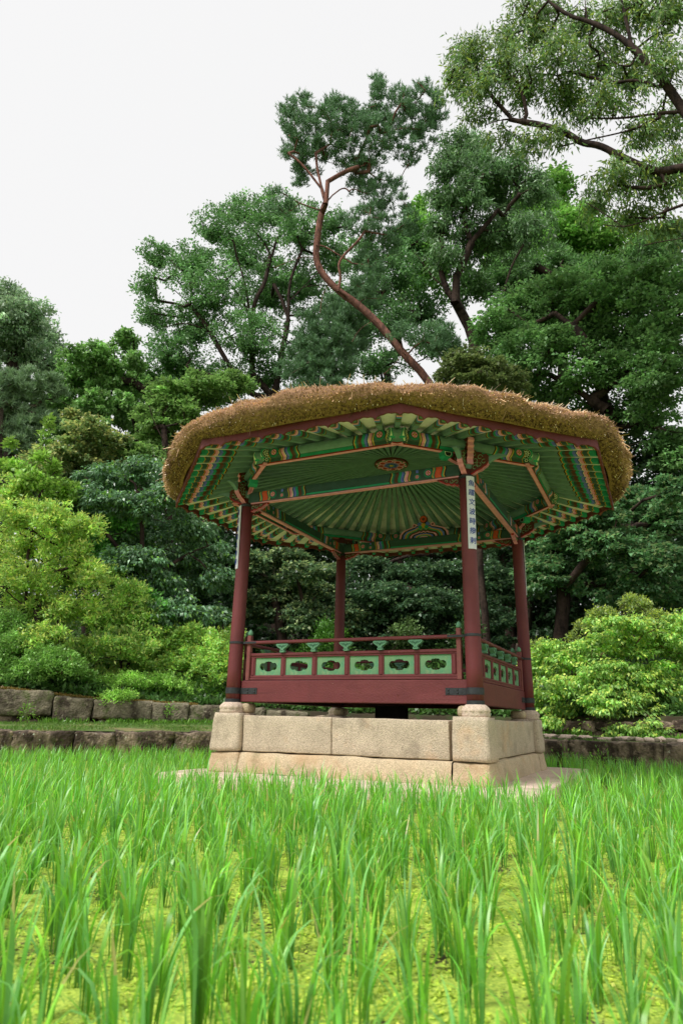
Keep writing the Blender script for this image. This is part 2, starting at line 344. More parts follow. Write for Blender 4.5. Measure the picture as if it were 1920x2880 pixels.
wall3 = empty('rubble_wall', (0, 0, 0), 'rough low rubble wall half hidden under the drooping bush on the right', 'wall')
uu3 = [pxu(v) for v in (885, 960, 1010, 1080, 1150, 1240, 1330, 1400, 1470, 1520, 1580, 1660, 1720, 1800, 1870, 1930)]+[.56, .62, .7, .8, .9]
wall_run(wall3, W2, uu3, -.42, lambda u: lerp_tab(u, W2T)-.2, .35, 'wallstone', 100, r=.035, amp=.05)
uu4 = [pxu(v) for v in (885, 930, 1000, 1050, 1120, 1180, 1260, 1350, 1420, 1500, 1555, 1600, 1690, 1750, 1840, 1910)]+[.54, .6, .7, .8, .9]
k = 150
for a, b in zip(uu4[:-1], uu4[1:]):
    pa = Vector((*polar(a, lerp_tab(a, W2)), 0)); pb = Vector((*polar(b, lerp_tab(b, W2)), 0)); d = pb-pa
    c = (pa+pb)/2; zb = lerp_tab((a+b)/2, W2T)-.205; mbk = block(d.length*.98, .35, .13+random.uniform(-.02, .03), k, .03, .05); k += 1
    inst('stone', mbk.mesh('stone', 'wallstone', True), wall3, Matrix.Translation((c.x, c.y+.08, zb)) @ rotz(math.atan2(d.y, d.x)))
# loose pale edging rocks on the right part of the terrace
edge = empty('edging_rocks', (0, 0, 0), 'row of small pale flat rocks along the terrace edge right of the pavilion', 'rocks')
for i in range(26):
    px = 1525+i*18+random.uniform(-6, 6); u = pxu(px); D = lerp_tab(u, W1)+.55+random.uniform(-.08, .08)+.1*math.sin(i); x, y = polar(u, D)
    mbk = block(random.uniform(.10, .26), random.uniform(.1, .18), random.uniform(.04, .07), 200+i, .03, .03)
    inst('rock', mbk.mesh('rock', 'slab' if i % 3 else 'upstone', True), edge, Matrix.Translation((x, y, terz(u, D)-.012)) @ rotz(random.uniform(0, 3)))

# ------------------------------------------------------------------ pavilion platform
plat = empty('stone_platform', (0, 0, SZ), 'square platform of pale granite blocks under the pavilion', 'platform')
def pb_(name, m, x, y, z, w_, d_, h_, seed, rz=0, **kw):
    mbk = block(w_, d_, h_, seed, **kw); return inst(name, mbk.mesh(name, m, True), plat, Matrix.Translation((x, y, z-SZ)) @ rotz(rz))
SL = 1.67
for i, (x0, x1, y0, y1) in enumerate([(-1.52, -.62, -SL, -1.05), (-.61, .55, -SL, -1.05), (.56, SL, -SL, -1.05), (1.05, SL, -1.04, .1), (1.05, SL, .11, SL), (-1.5, -1.05, -1.04, SL), (-1.04, 1.04, 1.05, SL)]):
    pb_('slab', 'slab', (x0+x1)/2, (y0+y1)/2, SZ-.14, x1-x0, y1-y0, .139, 300+i, r=.02, amp=.006)
def cornerstone(h0, h1, flare, seed, m, sx, sy, size=.29):
    "corner pillar stone with a chamfered inner edge, its outer corner at (1.26,1.26)"
    mb = MB(); nz = 10; N = 48; vs = []
    for k in range(nz+1):
        t = k/nz; z = h0+(h1-h0)*t; f = flare*(1-t)**1.3; e = 0
        r = .028
        if k == 0 or k == nz: e = .006
        for i in range(N):
            a = 2*math.pi*i/N+math.pi/4; c, s_ = math.cos(a), math.sin(a); hs_ = size/2
            rr = 1/max(abs(c), abs(s_)); rr = min(rr, 1.36)*hs_-e
            cx_ = 1.27-hs_+f/2; x = cx_+rr*c*(1+f/size); y = cx_+rr*s_*(1+f/size)
            p = Vector((x, y, z)); p += noise.noise_vector(p*6+Vector((seed, seed*2, 0)))*.009+noise.noise_vector(p*22+Vector((seed, 0, 0)))*.003; vs.append((p.x*sx, p.y*sy, p.z-SZ))
    fs = [(j*N+i, j*N+(i+1) % N, (j+1)*N+(i+1) % N, (j+1)*N+i) for j in range(nz) for i in range(N)]+[tuple(range(N))[::-1], tuple(range(nz*N, nz*N+N))]
    if sx*sy < 0: fs = [f[::-1] for f in fs]
    mb.add(vs, fs); mb.obj('corner_stone', m, plat, True)
for i, (sx, sy) in enumerate([(-1, -1), (1, -1), (1, 1), (-1, 1)]):
    cornerstone(-.425, -.095, .015, 11+i, 'granite', sx, sy); cornerstone(SZ-.01, -.432, .022, 31+i, 'granite_low', sx, sy, .295)
def side(k):  # slabs between corner stones on side k
    rz = k*math.pi/2; T = rotz(rz)
    def put(m, x, z, w_, h_, seed, out=1.225, d_=.3, tilt=0):
        p = T @ Vector((x, -(out-d_/2), 0)); mbk = block(w_, d_, h_, seed, .009, .005)
        inst('granite_block', mbk.mesh('granite_block', m, True), plat, Matrix.Translation((p.x, p.y, z-SZ)) @ rotz(rz) @ Matrix.Rotation(tilt, 4, 'X'))
    xs = {0: (-.97, -.08, .95), 1: (-.97, .97), 2: (-.97, .1, .97), 3: (-.97, -.2, .97)}[k]
    for i, (a, b) in enumerate(zip(xs[:-1], xs[1:])): put('granite', (a+b)/2, -.42, b-a-.003, .305-.006*i, 50+k*7+i)
    # lower course: long sill stone with a battered face
    mb = MB(); vs = []; nx, nz = 26, 6; a, b = -.975, .968
    prof = [(1.272, SZ), (1.266, -.56), (1.258, -.50), (1.248, -.455), (1.24, -.437), (1.22, -.430), (1.0, -.428)]
    for (o, z) in prof:
        for i in range(nx+1):
            x = a+(b-a)*i/nx; p = Vector((x, -o, z)); p += noise.noise_vector(p*5+Vector((k*3, 0, 5)))*.01; p = T @ p; vs.append((p.x, p.y, p.z-SZ))
    m_ = nx+1; mb.add(vs, [(j*m_+i, j*m_+i+1, (j+1)*m_+i+1, (j+1)*m_+i) for j in range(6) for i in range(nx)])
    mb.obj('sill_stone', 'granite_low', plat, True)
for k in range(4): side(k)
mb = MB(); mb.box(-1.0, 1.0, -1.0, 1.0, -.02, .44); mb.obj('infill', 'soil', plat)
mb = MB(); mb.box(-.13, .13, -.13, .13, .44, .60); mb.obj('centre_pad', 'dark', plat)
# lotus-carved column bases
def lotus(sx, sy):
    mb = MB(); x, y = 1.15*sx, 1.15*sy
    mb.lathe([(.108, .505), (.112, .52), (.108, .535), (.112, .545), (.114, .558), (.104, .575), (.088, .592), (.078, .6)], 48, (x, y), fn=lambda a, z: 1+.035*math.cos(12*a) if .54 < z < .59 else 1)
    for i in range(12):
        a = 2*math.pi*i/12+.26; c = Vector((x+.112*math.cos(a), y+.112*math.sin(a), .56)); t = Vector((-math.sin(a), math.cos(a), 0))
        pth = []
        for q in range(9):
            g = q/8*math.pi; pth.append(c+t*.02*math.cos(g)+Vector((0, 0, -.014+.034*math.sin(g)))-Vector((math.cos(a), math.sin(a), 0))*.016*math.sin(g))
        mb.tube(pth, .0042, 4)
    mb.obj('lotus_base', 'slab', plat, True)
    pb_('rough_support', 'granite_low', 1.06*sx, 1.06*sy, -.095, .15, .15, .09, 400+sx*2+sy, r=.03, amp=.01)
for sx, sy in [(-1, -1), (1, -1), (1, 1), (-1, 1)]: lotus(sx, sy)

# ------------------------------------------------------------------ pavilion
pav = empty('pavilion', (0, 0, 0), 'small square red and green painted pavilion with a thatched octagonal roof', 'pavilion')
HB, HT = 1.15, 1.1365
cols4 = [(-1, -1), (1, -1), (1, 1), (-1, 1)]
mb = MB()
def colprof(mb, prof, sx, sy, n=28):
    vs = []
    for r, z in prof:
        h = HB+(HT-HB)*z/1.93
        for i in range(n):
            a = 2*math.pi*i/n; vs.append((h*sx+r*math.cos(a), h*sy+r*math.sin(a), z))
    m_ = len(prof)
    mb.add(vs, [(j*n+i, j*n+(i+1) % n, (j+1)*n+(i+1) % n, (j+1)*n+i) for j in range(m_-1) for i in range(n)]+[tuple(range(n))[::-1], tuple(range((m_-1)*n, m_*n))])
for sx, sy in cols4:
    mb = MB(); colprof(mb, [(.067, 0), (.067, .3), (.066, .8), (.063, 1.4), (.061, 1.93), (.05, 1.935), (.048, 2.15)], sx, sy)
    c = mb.obj('column', 'red', pav, True)
    for r, z0, z1 in ((.0715, -.002, .03), (.0725, .075, .13), (.0705, .535, .558), (.066, 1.905, 1.935)):
        mb = MB(); colprof(mb, [(r-.004, z0), (r, z0+.002), (r, z1-.002), (r-.004, z1)], sx, sy); mb.obj('iron_band', 'iron', c, False)
# tie beams, railing, changbang: built for side 0 (front), turned for the others
def quarter(k): return rotz(k*math.pi/2)
RB = 1.132
mb = MB(); mb.box(-1.075, 1.075, -RB, -1.04, .004, .196, ch=.006); me_tie = mb.mesh('floor_beam', 'red_h')
mb = MB()
me_strap = []
for sx in (-1, 1):
    mb = MB()
    mb.box(*sorted((sx*1.10, sx*.90)), -RB-.004, -RB+.002, .075, .13)
    for x in (.925, 1.0):
        for z in (.09, .115):
            mb.lathe([(.009, 0), (.008, .004), (.004, .007)], 8); k_ = len(mb.v)-24; mb.xf(Matrix.Translation((sx*x, -RB-.004, z)) @ Matrix.Rotation(math.pi/2, 4, 'X'), k_)
    me_strap.append(mb.mesh('iron_strap', 'iron')); mb = MB(); mb.box(*sorted((sx*1.09, sx*.93)), -RB-.016, -RB-.012, .537, .556); me_strap.append(mb.mesh('rail_clip', 'iron'))
mb = MB(); L = 1.04
mb.box(-L, L, -1.118, -1.065, .2, .222, ch=.004); mb.box(-L, L, -1.112, -1.07, .222, .245, ch=.004)
me_sill = mb.mesh('bottom_rail', 'red_h')
mb = MB(); mb.box(-L, L, -1.112, -1.07, .405, .42, ch=.003); mb.box(-L, L, -1.12, -1.062, .42, .447, ch=.006); me_mid = mb.mesh('middle_rail', 'red_h')
mb = MB(); mb.box(-1.05, 1.05, -1.147, -1.107, .531, .5605, ch=.008); me_top = mb.mesh('top_rail', 'red_h')
def vpost(x, w_): 
    mb = MB(); mb.box(x-w_/2, x+w_/2, -1.117, -1.067, .2455, .4045, ch=.009); mb.box(x-w_/2-.007, x+w_/2+.007, -1.107, -1.075, .2455, .4045); return mb
PX = [-.9735+i*(1.947/6) for i in range(7)]
me_vp = vpost(0, .036).mesh('rail_post', 'red')
def finial_post(x):
    mb = MB(); g = P['timber']
    mb.box(x-.02, x+.02, -1.13, -1.085, .2, .615, (.19, .055, .05), ch=.004)
    k_ = len(mb.v); mb.lathe([(.014, .615), (.022, .622), (.024, .635), (.021, .65), (.012, .664), (.003, .672)], 12, (x, -1.1075), P['lotus']); return mb
me_fp = [finial_post(-1.02).mesh('end_post', 'paint'), finial_post(1.02).mesh('end_post', 'paint')]
def panelmesh():
    q = [(0, 1.12), (.07, .97), (.16, .98), (.27, .98), (.37, .86), (.43, .70), (.52, .66), (.66, .72), (.82, .66), (.94, .42), (1, .1)]
    A, B = .093, .046; hole = []
    for sx, sy, seq in ((1, 1, q), (1, -1, q[::-1]), (-1, -1, q), (-1, 1, q[::-1])):
        for (a, b) in seq: hole.append((A*a*sx, B*b*sy))
    hx, hz = .144, .079; ring = []
    for a, b in hole:
        t = min(hx/max(abs(a), 1e-6), hz/max(abs(b), 1e-6)); ring.append((a*t, b*t))
    # snap the nearest ring points onto the corners
    for cx, cz in ((hx, hz), (hx, -hz), (-hx, -hz), (-hx, hz)):
        i = min(range(len(ring)), key=lambda i: (ring[i][0]-cx)**2+(ring[i][1]-cz)**2); ring[i] = (cx, cz)
    mb = MB(); n = len(hole); y0, y1 = -.008, .008; vs = []
    for y in (y0, y1):
        vs += [(a, y, b) for a, b in ring]+[(a, y, b) for a, b in hole]
    fs = []
    for i in range(n):
        j = (i+1) % n; fs += [(i, j, n+j, n+i)[::-1], (2*n+i, 2*n+j, 3*n+j, 3*n+i), (n+i, n+j, 3*n+j, 3*n+i)[::-1]]
    mb.add(vs, fs)
    return mb.mesh('railing_panel', 'panel')
me_panel = panelmesh()
def lotusmesh():
    mb = MB(); g = P['lotus']; o = [(-.02, 0), (.02, 0), (.024, .012), (.014, .022), (.022, .034), (.042, .045), (.060, .062), (.064, .072), (.052, .078), (-.052, .078), (-.064, .072), (-.060, .062), (-.042, .045), (-.022, .034), (-.014, .022), (-.024, .012)]
    mb.prism(o, .045, lambda a, b, n: (a, n, b), g)
    for sy in (-1, 1):
        for pth in ([(-.05, .07), (-.035, .058), (-.02, .066), (0, .05), (.02, .066), (.035, .058), (.05, .07)], [(-.03, .05), (-.012, .056), (0, .04), (.012, .056), (.03, .05)], [(-.014, .012), (0, .018), (.014, .012)]):
            mb.tube([(a, sy*.0235, b) for a, b in pth], .0026, 4, s2l((60, 104, 82)))
    return mb.mesh('lotus_bracket', 'paint')
me_lotus = lotusmesh()
# painted beams: a cross-section swept along x with coloured bands from both ends
def banded(section, half, bands, plain, zig=.014, left_cut=0, colfn=None):
    "section [(y,z)...] ccw looking along +x; bands [(width,colour)]; plain(i)->colour of side i"
    mb = MB(); n = len(section); zs = [p[1] for p in section]; z0, z1 = min(zs), max(zs)
    st = [0]
    for w_, _ in bands: st.append(st[-1]+w_)
    xs = [(-half+s_, 1) for s_ in st]+[(half-s_, -1) for s_ in st[::-1]]
    colsq = [b[1] for b in bands]+[None]+[b[1] for b in bands[::-1]]
    vs = []
    for q, (x, sg) in enumerate(xs):
        end = q in (0, len(xs)-1)
        for (y, z) in section:
            t = (z-z0)/(z1-z0); o = 0 if end else sg*zig*(math.sin(t*math.pi*2.0)*.7)
            vs.append((x+o, y, z))
    fs = []
    mb.add(vs, [])
    for q in range(len(xs)-1):
        for i in range(n):
            j = (i+1) % n; mb.f.append((q*n+i, q*n+j, (q+1)*n+j, (q+1)*n+i)[::-1])
            c = colsq[q]; s_ = plain(i, c is None)
            mb.c.append(s_ if s_ is not None else (P[c] if isinstance(c, str) else c))
    mb.f.append(tuple(range(n))); mb.c.append(P['bright']); mb.f.append(tuple(range((len(xs)-1)*n, len(xs)*n))[::-1]); mb.c.append(P['bright'])
    return mb
def flower(mb, c, nrm, r=.04, up=(0, 0, 1), small=False):
    c = Vector(c); nv = Vector(nrm).normalized(); lay = 0
    def L(): nonlocal lay; lay += .0009; return c+nv*(.0012+lay)
    u = Vector(up); a = u.cross(nv).normalized(); b = nv.cross(a)
    mb.disc(L(), nv, r*1.12, P['bright'], 16, up); mb.disc(L(), nv, r*1.0, P['dark'], 16, up)
    p0 = L(); p1 = L()
    for k in range(8):
        t = 2*math.pi*(k+.5)/8; o = (a*math.cos(t)+b*math.sin(t))*r*.80
        mb.disc(p0+o, nv, r*.27, P['bright'], 8, up); mb.disc(p1+o, nv, r*.13, P['dark'], 6, up)
    mb.disc(L(), nv, r*.70, P['red'], 8, up); mb.disc(L(), nv, r*.63, P['peach'], 8, up); p0 = L()
    for k in range(4):
        t = math.pi*k/2; mb.disc(p0+(a*math.cos(t)+b*math.sin(t))*r*.33, nv, r*.15, P['red'], 6, up)
    mb.disc(L(), nv, r*.19, P['yellow'], 8, up)
chev = [(.009, 'yellow'), (.006, 'bright'), (.007, 'red'), (.026, 'peach'), (.006, 'white'), (.01, 'navy'), (.024, 'blue'), (.024, 'bright'), (.008, 'dark'), (.024, 'brown'), (.02, 'dark'), (.014, 'bright'), (.009, 'yellow'), (.013, 'black')]
# changbang (lintel) between column heads
sec = [(-.045, 0), (.045, 0), (.047, .018), (.047, .022), (.047, .05), (.047, .08), (.045, .1), (.030, .108), (-.030, .108), (-.045, .1), (-.047, .08), (-.047, .05), (-.047, .022), (-.047, .018)]
def plainL(i, isplain):
    if i == 0: return P['dark']
    if i in (6, 7, 8): return P['trim'] if i == 7 else P['dark']
    if isplain: return {1: P['bright'], 13: P['bright'], 2: P['black'], 12: P['black']}.get(i, P['dark'])
    return None
bl = [(.12, 'dark'), (.012, 'black'), (.01, 'yellow'), (.016, 'bright'), (.008, 'red'), (.05, 'orange'), (.008, 'red'), (.012, 'bright'), (.01, 'yellow'), (.21, 'dark')]+chev
mb = banded(sec, HT-.045, bl, plainL, .012)
for sgn in (-1, 1):
    for ys in (-1, 1):
        x0 = (HT-.045-.285)
        flower(mb, (sgn*x0, ys*.047, .054), (0, ys, 0), .038); flower(mb, (sgn*(x0-.105), ys*.047, .030), (0, ys, 0), .026)
        for dx, col_ in ((-.055, 'blue'),):
            mb.add([(sgn*(x0-.105)-.012, ys*.0485, .068), (sgn*(x0-.105)+.012, ys*.0485, .068), (sgn*(x0-.105)+.012, ys*.0485, .096), (sgn*(x0-.105)-.012, ys*.0485, .096)], [(0, 1, 2, 3)], P['blue'])
mb.xf(Matrix.Translation((0, -HT, 1.945)))
me_lintel = mb.mesh('lintel', 'paint')
mb = MB(); mb.box(-HT+.06, HT-.06, -HT-.026, -HT+.026, 1.934, 1.9445, P['peach']); me_lstrip = mb.mesh('peach_strip', 'paint')
# ceiling-side purlin ring (octagon)
AD, ZD = 1.6025, 2.142; HALF = AD*math.tan(math.pi/8)
secD = [(-.026, .006), (.026, .006), (.028, .036), (.030, .038), (.050, .052), (.058, .072), (.058, .094), (.048, .118), (.02, .130), (-.02, .130), (-.048, .118), (-.058, .094), (-.058, .072), (-.050, .052), (-.030, .038), (-.028, .036)]
def plainD(i, isplain):
    if i == 0: return P['dark']
    if i in (8,): return P['trim']
    if isplain: return {1: P['bright'], 15: P['bright'], 2: P['black'], 14: P['black']}.get(i, P['base'])
    return None
bd = [(.012, 'white'), (.012, 'bright'), (.10, 'base'), (.02, 'base'), (.012, 'black'), (.008, 'yellow'), (.115, 'dark')]+chev
mb = banded(secD, HALF+.085, bd, plainD, .012)
for sgn in (-1, 1):
    for ys in (-1, 1):
        flower(mb, (sgn*(HALF+.085-.222), ys*.058, .084), (0, ys, 0), .044)
    # end discs with white chrysanthemum
    e = HALF+.085; c = Vector((sgn*(e+.001), 0, .082)); nv = (sgn, 0, 0)
    mb.lathe([(.052, 0), (.056, .004), (.056, .05), (.052, .054)], 20, (0, 0), P['bright']); mb.xf(Matrix.Translation((sgn*(e-.026), 0, .082)) @ Matrix.Rotation(math.pi/2, 4, 'Y') @ Matrix.Translation((0, 0, -.027)), len(mb.v)-80); c.x += sgn*.002; mb.disc(c+Vector((sgn*.001, 0, 0)), nv, .044, P['white'], 20); mb.disc(c+Vector((sgn*.002, 0, 0)), nv, .041, P['black'], 20)
    for k in range(10):
        t = 2*math.pi*k/10; a_ = Vector((0, math.cos(t), math.sin(t))); b_ = Vector((0, -math.sin(t), math.cos(t))); p = c+Vector((sgn*.003, 0, 0))
        vv = [p+a_*.009, p+a_*.026+b_*.0065, p+a_*.037, p+a_*.026-b_*.0065]
        mb.add(vv if sgn < 0 else vv[::-1], [(0, 1, 2, 3)], P['white'])
    mb.disc(c+Vector((sgn*.0035, 0, 0)), nv, .008, P['white'], 8)
    mb.disc(c+Vector((sgn*.001, 0, -.064)), nv, .022, P['black'], 10)
    for k in range(6):
        t = 2*math.pi*k/6; mb.disc(c+Vector((sgn*.002, .012*math.cos(t), -.064+.012*math.sin(t))), nv, .0055, P['white'], 6)
# peach batten under it, with thin red edges
mb.box(-HALF-.05, HALF+.05, -.018, .018, -.006, .0055, P['peach']); mb.box(-HALF-.05, HALF+.05, -.021, -.0175, -.004, .0045, P['red']); mb.box(-HALF-.05, HALF+.05, .0175, .021, -.004, .0045, P['red'])
mb.xf(Matrix.Translation((0, -AD, ZD)))
me_purlin = mb.mesh('purlin', 'paint')
# bracket plates at the column heads
def scrolls(mb, pts, y, col=None, r=.0028):
    for (a, b, R, t0, t1) in pts:
        path = []
        for i in range(11):
            t = t0+(t1-t0)*i/10; rr = R*(1-.45*i/10); path.append((a+rr*math.cos(t), y, b+rr*math.sin(t)))
        mb.tube(path, r, 4, col or P['scroll'])
def outbracket():
    "curly bracket in the xz plane, x outward from the column axis, z from the lintel's bottom"
    o = [(.05, -.005), (.075, .002), (.10, .018), (.125, .026), (.145, .032), (.165, .05), (.19, .062), (.205, .085), (.25, .118), (.30, .135), (.355, .137), (.30, .155), (.25, .150), (.215, .150), (.19, .175), (.16, .172), (.145, .195), (.11, .20), (.09, .225), (.05, .23)]
    mb = MB(); fr = lambda a, b, n: (a, n, b)
    mb.prism(o, .034, fr, P['maroon'], lambda i: P['peach'] if i < 7 else (P['base'] if i < 15 else P['bright']))
    lo = o[:8]                                          # wider peach edge board along the underside
    mb.prism(lo+[(a, b+.014) for a, b in lo[::-1]], .046, fr, P['red'], lambda i: P['peach'])
    tp = o[8:13]; mb.prism([(.21, .09), (.25, .114), (.30, .131), (.357, .133), (.357, .14), (.30, .159), (.25, .153), (.21, .145)], .04, fr, P['base'])
    for y in (-.019, .019):
        scrolls(mb, [(.085, .06, .024, 0, 5), (.125, .085, .024, 2, 7.5), (.165, .105, .022, 1, 6), (.09, .125, .026, 3, 8.5), (.135, .15, .024, 0, 5.5), (.085, .185, .02, 1, 6.5)], y)
    return mb.mesh('bracket', 'paint')
def inbracket():
    o = [(.05, -.012), (.05, -.115), (.062, -.09), (.08, -.095), (.10, -.078), (.125, -.085), (.15, -.068), (.18, -.066), (.21, -.045), (.245, -.028), (.262, -.012)]
    mb = MB(); fr = lambda a, b, n: (a, n, b)
    mb.prism(o, .03, fr, P['maroon'], lambda i: P['peach'] if 1 < i < 9 else P['red'])
    lo = o[2:10]; mb.prism(lo+[(a, b+.012) for a, b in lo[::-1]], .042, fr, P['red'], lambda i: P['peach'])
    for y in (-.017, .017): scrolls(mb, [(.085, -.05, .02, 0, 5), (.13, -.045, .018, 2, 7), (.175, -.036, .014, 0, 5)], y)
    return mb.mesh('bracket', 'paint')
def nose():
    "scalloped peach face piece standing in front of the purlin over each column"
    mb = MB(); fr = lambda a, b, n: (a, n, b); o = [(0, -.02)]; zz = [(.055, -.02), (.05, .03), (.062, .045), (.06, .08), (.072, .095), (.066, .13), (.08, .145), (.072, .18), (.086, .195), (.078, .225)]
    o += zz+[(0, .225)]
    mb.prism(o, .052, fr, P['maroon'], lambda i: P['peach'])
    mb.prism([(a+.003, b) for a, b in zz]+[(a-.01, b) for a, b in zz[::-1]], .062, fr, P['red'], lambda i: P['peach'])
    for y in (-.027, .027): scrolls(mb, [(.03, .03, .02, 0, 5), (.035, .1, .022, 2, 7), (.035, .17, .022, 0, 5)], y)
    return mb.mesh('bracket', 'paint')
def wing():
    "bracket under the purlin: curly plate ending in a green-rimmed cap"
    mb = MB(); fr = lambda a, b, n: (a, n, b)
    o = [(0, -.14), (.05, -.12), (.09, -.085), (.14, -.07), (.18, -.045), (.22, -.03), (.22, .0), (0, .0)]
    mb.prism(o, .03, fr, P['maroon'], lambda i: P['peach'] if i < 5 else P['maroon'])
    lo = o[1:6]; mb.prism(lo+[(a, b+.012) for a, b in lo[::-1]], .042, fr, P['red'], lambda i: P['peach'])
    for y in (-.017, .017): scrolls(mb, [(.05, -.08, .022, 0, 5), (.10, -.05, .02, 2, 7), (.155, -.03, .015, 0, 5)], y)
    cap = [(.15, -.042), (.17, -.06), (.215, -.06), (.235, -.042), (.24, .0), (.145, .0)]
    mb.prism(cap, .085, fr, P['bright'], lambda i: P['bright'])
    sm = [(.162, -.036), (.176, -.05), (.209, -.05), (.223, -.036), (.226, -.008), (.159, -.008)]
    mb.prism(sm, .0865, fr, P['white']); sm2 = [(.192+(a-.192)*.82, -.028+(b+.028)*.82) for a, b in sm]; mb.prism(sm2, .088, fr, P['black'])
    return mb.mesh('bracket', 'paint')
me_out, me_in, me_nose, me_wing = outbracket(), inbracket(), nose(), wing()
def hwaban():
    "carved and striped flame panel standing on the lintel"
    mb = MB(); fr = lambda a, b, n: (a, n, b)
    base = [(0, .10), (.035, .085), (.075, .10), (.10, .085), (.15, .074), (.20, .062), (.235, .035), (.245, 0)]
    for q, cn in enumerate(['peach', 'black', 'blue', 'yellow', 'bright', 'brown', 'peach', 'black', 'blue', 'yellow', 'bright', 'peach']):
        s_ = 1-.075*q; up = [(a*s_, b*(1-.082*q) if a else b*(1-.082*q)*1.05) for a, b in base]
        o = [(-a, b) for a, b in up[::-1]][:-1]+up
        if q > 5: o = [(a, b*.9) for a, b in o]
        mb.prism(o[::-1], .03+.002*q, fr, P[cn])
    for cc, rr, cn, t in (((0, .135), .038, 'brown', .03), ((0, .135), .032, 'orange', .034), ((0, .135), .014, 'brown', .038), ((-.04, .098), .02, 'blue', .032), ((.04, .098), .02, 'blue', .032), ((0, .088), .022, 'yellow', .05), ((-.03, .075), .018, 'bright', .052), ((.03, .075), .018, 'bright', .052), ((-.09, .092), .02, 'peach', .034), ((.09, .092), .02, 'peach', .034), ((-.09, .092), .01, 'maroon', .036), ((.09, .092), .01, 'maroon', .036)):
        mb.prism([(cc[0]+rr*math.cos(t_*math.pi/8), cc[1]+rr*.75*math.sin(t_*math.pi/8)) for t_ in range(16)], t, fr, P[cn])
    return mb
hw = hwaban(); hw.v = [(v[0]*1.32, v[1], v[2]*1.75) for v in hw.v]; hw.xf(Matrix.Translation((0, 1.137, 2.054)))
hw.obj('flame_panel', 'paint', pav)

for k in range(4):
    R = quarter(k)
    inst('floor_beam', me_tie, pav, R); tb_ = None
    for q_, nm_ in enumerate(('iron_strap', 'rail_clip')*2): inst(nm_, me_strap[q_], pav, R)
    rail = inst('railing', me_mid, pav, R)
    inst('bottom_rail', me_sill, rail)
    if k == 2:   # entrance gap in the rear side: only half of the railing stands
        half = MB(); half.box(-.06, 1.05, -1.147, -1.107, .531, .5605, ch=.008); half.obj('top_rail', 'red', rail)
    else: inst('top_rail', me_top, rail)
    for i in range(6):
        if k == 2 and i < 3: continue
        inst('railing_panel', me_panel, rail, Matrix.Translation(((PX[i]+PX[i+1])/2, -1.091, .325)))
    for i in range(7):
        if k == 2 and i < 3: continue
        inst('rail_post', me_vp, rail, Matrix.Translation((PX[i], 0, 0)))
    for i in range(1, 6):
        if k == 2 and i < 4: continue
        inst('lotus_bracket', me_lotus, rail, Matrix.Translation((PX[i], -1.122, .449)))
    inst('end_post', me_fp[0], rail); inst('end_post', me_fp[1], rail)
    li = inst('lintel', me_lintel, pav, R); inst('peach_strip', me_lstrip, li)
    # brackets at the column that ends this side (both directions)
    for sx in (-1, 1):
        q = 0 if sx > 0 else math.pi
        base = R @ Matrix.Translation((sx*HT, -HT, 0))
        inst('bracket', me_out, pav, base @ rotz(q) @ Matrix.Translation((0, 0, 1.945)))
        inst('bracket', me_in, pav, base @ rotz(q+math.pi) @ Matrix.Translation((0, 0, 1.945)))
    D = rotz(k*math.pi/2-math.pi/4)   # outward diagonal of column (+,-) for k=0
    inst('bracket', me_nose, pav, D @ Matrix.Translation((AD+.028, 0, 2.05)))
    for sy in (-1, 1):
        inst('bracket', me_wing, pav, D @ Matrix.Translation((AD, 0, ZD-.006)) @ rotz(sy*math.pi/2))
    mb = MB(); mb.lathe([(.045, 1.99), (.062, 2.0), (.07, 2.03), (.07, 2.06), (.055, 2.075)], 8, (0, 0), P['base']); mb.xf(D @ Matrix.Translation((AD+.004, 0, 0)))
    mb.obj('bearing_block', 'paint', pav)
for k in range(8): inst('purlin', me_purlin, pav, rotz(k*math.pi/4))
# floor boards seen from below, with joists
mb = MB()
fl = MB().box(-1.035, 1.035, -1.035, 1.035, .150, .19).obj('floor', 'dark', pav)
for i in range(7): MB().box(-1.03, 1.03, -.9+i*.3-.03, -.9+i*.3+.03, .06, .149).obj('joist', 'dark', pav)
# rafters
AE = 2.205; rz_ = lambda q: 2.682-.25*q
rb = [(.055, 'bright'), (.008, 'yellow'), (.05, 'dark'), (.006, 'yellow'), (.008, 'red'), (.032, 'peach'), (.006, 'white'), (.009, 'navy'), (.03, 'blue'), (.028, 'bright'), (.006, 'dark'), (.034, 'brown'), (.028, 'dark'), (.02, 'bright'), (.01, 'yellow'), (.012, 'black')]
def raftermesh(th):
    mb = MB(); ct = math.cos(th); rend = AE/ct; st = [(rend, None)]; s_ = rend
    for w_, c in rb: s_ -= w_; st.append((s_, c))
    for r in (1.6, 1.2, .8, .5, .3, .17): st.append((r, 'base'))
    def sect(r, e, end):
        wd = min(.046, .046*r+.004)/2; h = .022+.024*min(1, r/.8); o = 0 if end else e
        return [(r, -wd, 0), (r-o, 0, 0), (r, wd, 0), (r-o*1.2, wd, h*.5), (r, wd, h), (r, -wd, h), (r-o*1.2, -wd, h*.5)]
    n = 7; vs = []
    for i, (r, c) in enumerate(st):
        for (x, y, z) in sect(r, .012 if 0 < i <= len(rb) else 0, i == 0): vs.append((x, y, z+rz_(x*ct)))
    mb.add(vs, [tuple(range(n))], P['bright']); mb.f.append(tuple(range((len(st)-1)*n, len(st)*n))[::-1]); mb.c.append(P['base'])
    for j in range(len(st)-1):
        for i in range(n):
            mb.f.append((j*n+i, (j+1)*n+i, (j+1)*n+(i+1) % n, j*n+(i+1) % n)); mb.c.append(P[st[j+1][1]])
    return mb.xf(rotz(th)).mesh('rafter', 'paint')
HE = AE*math.tan(math.pi/8)
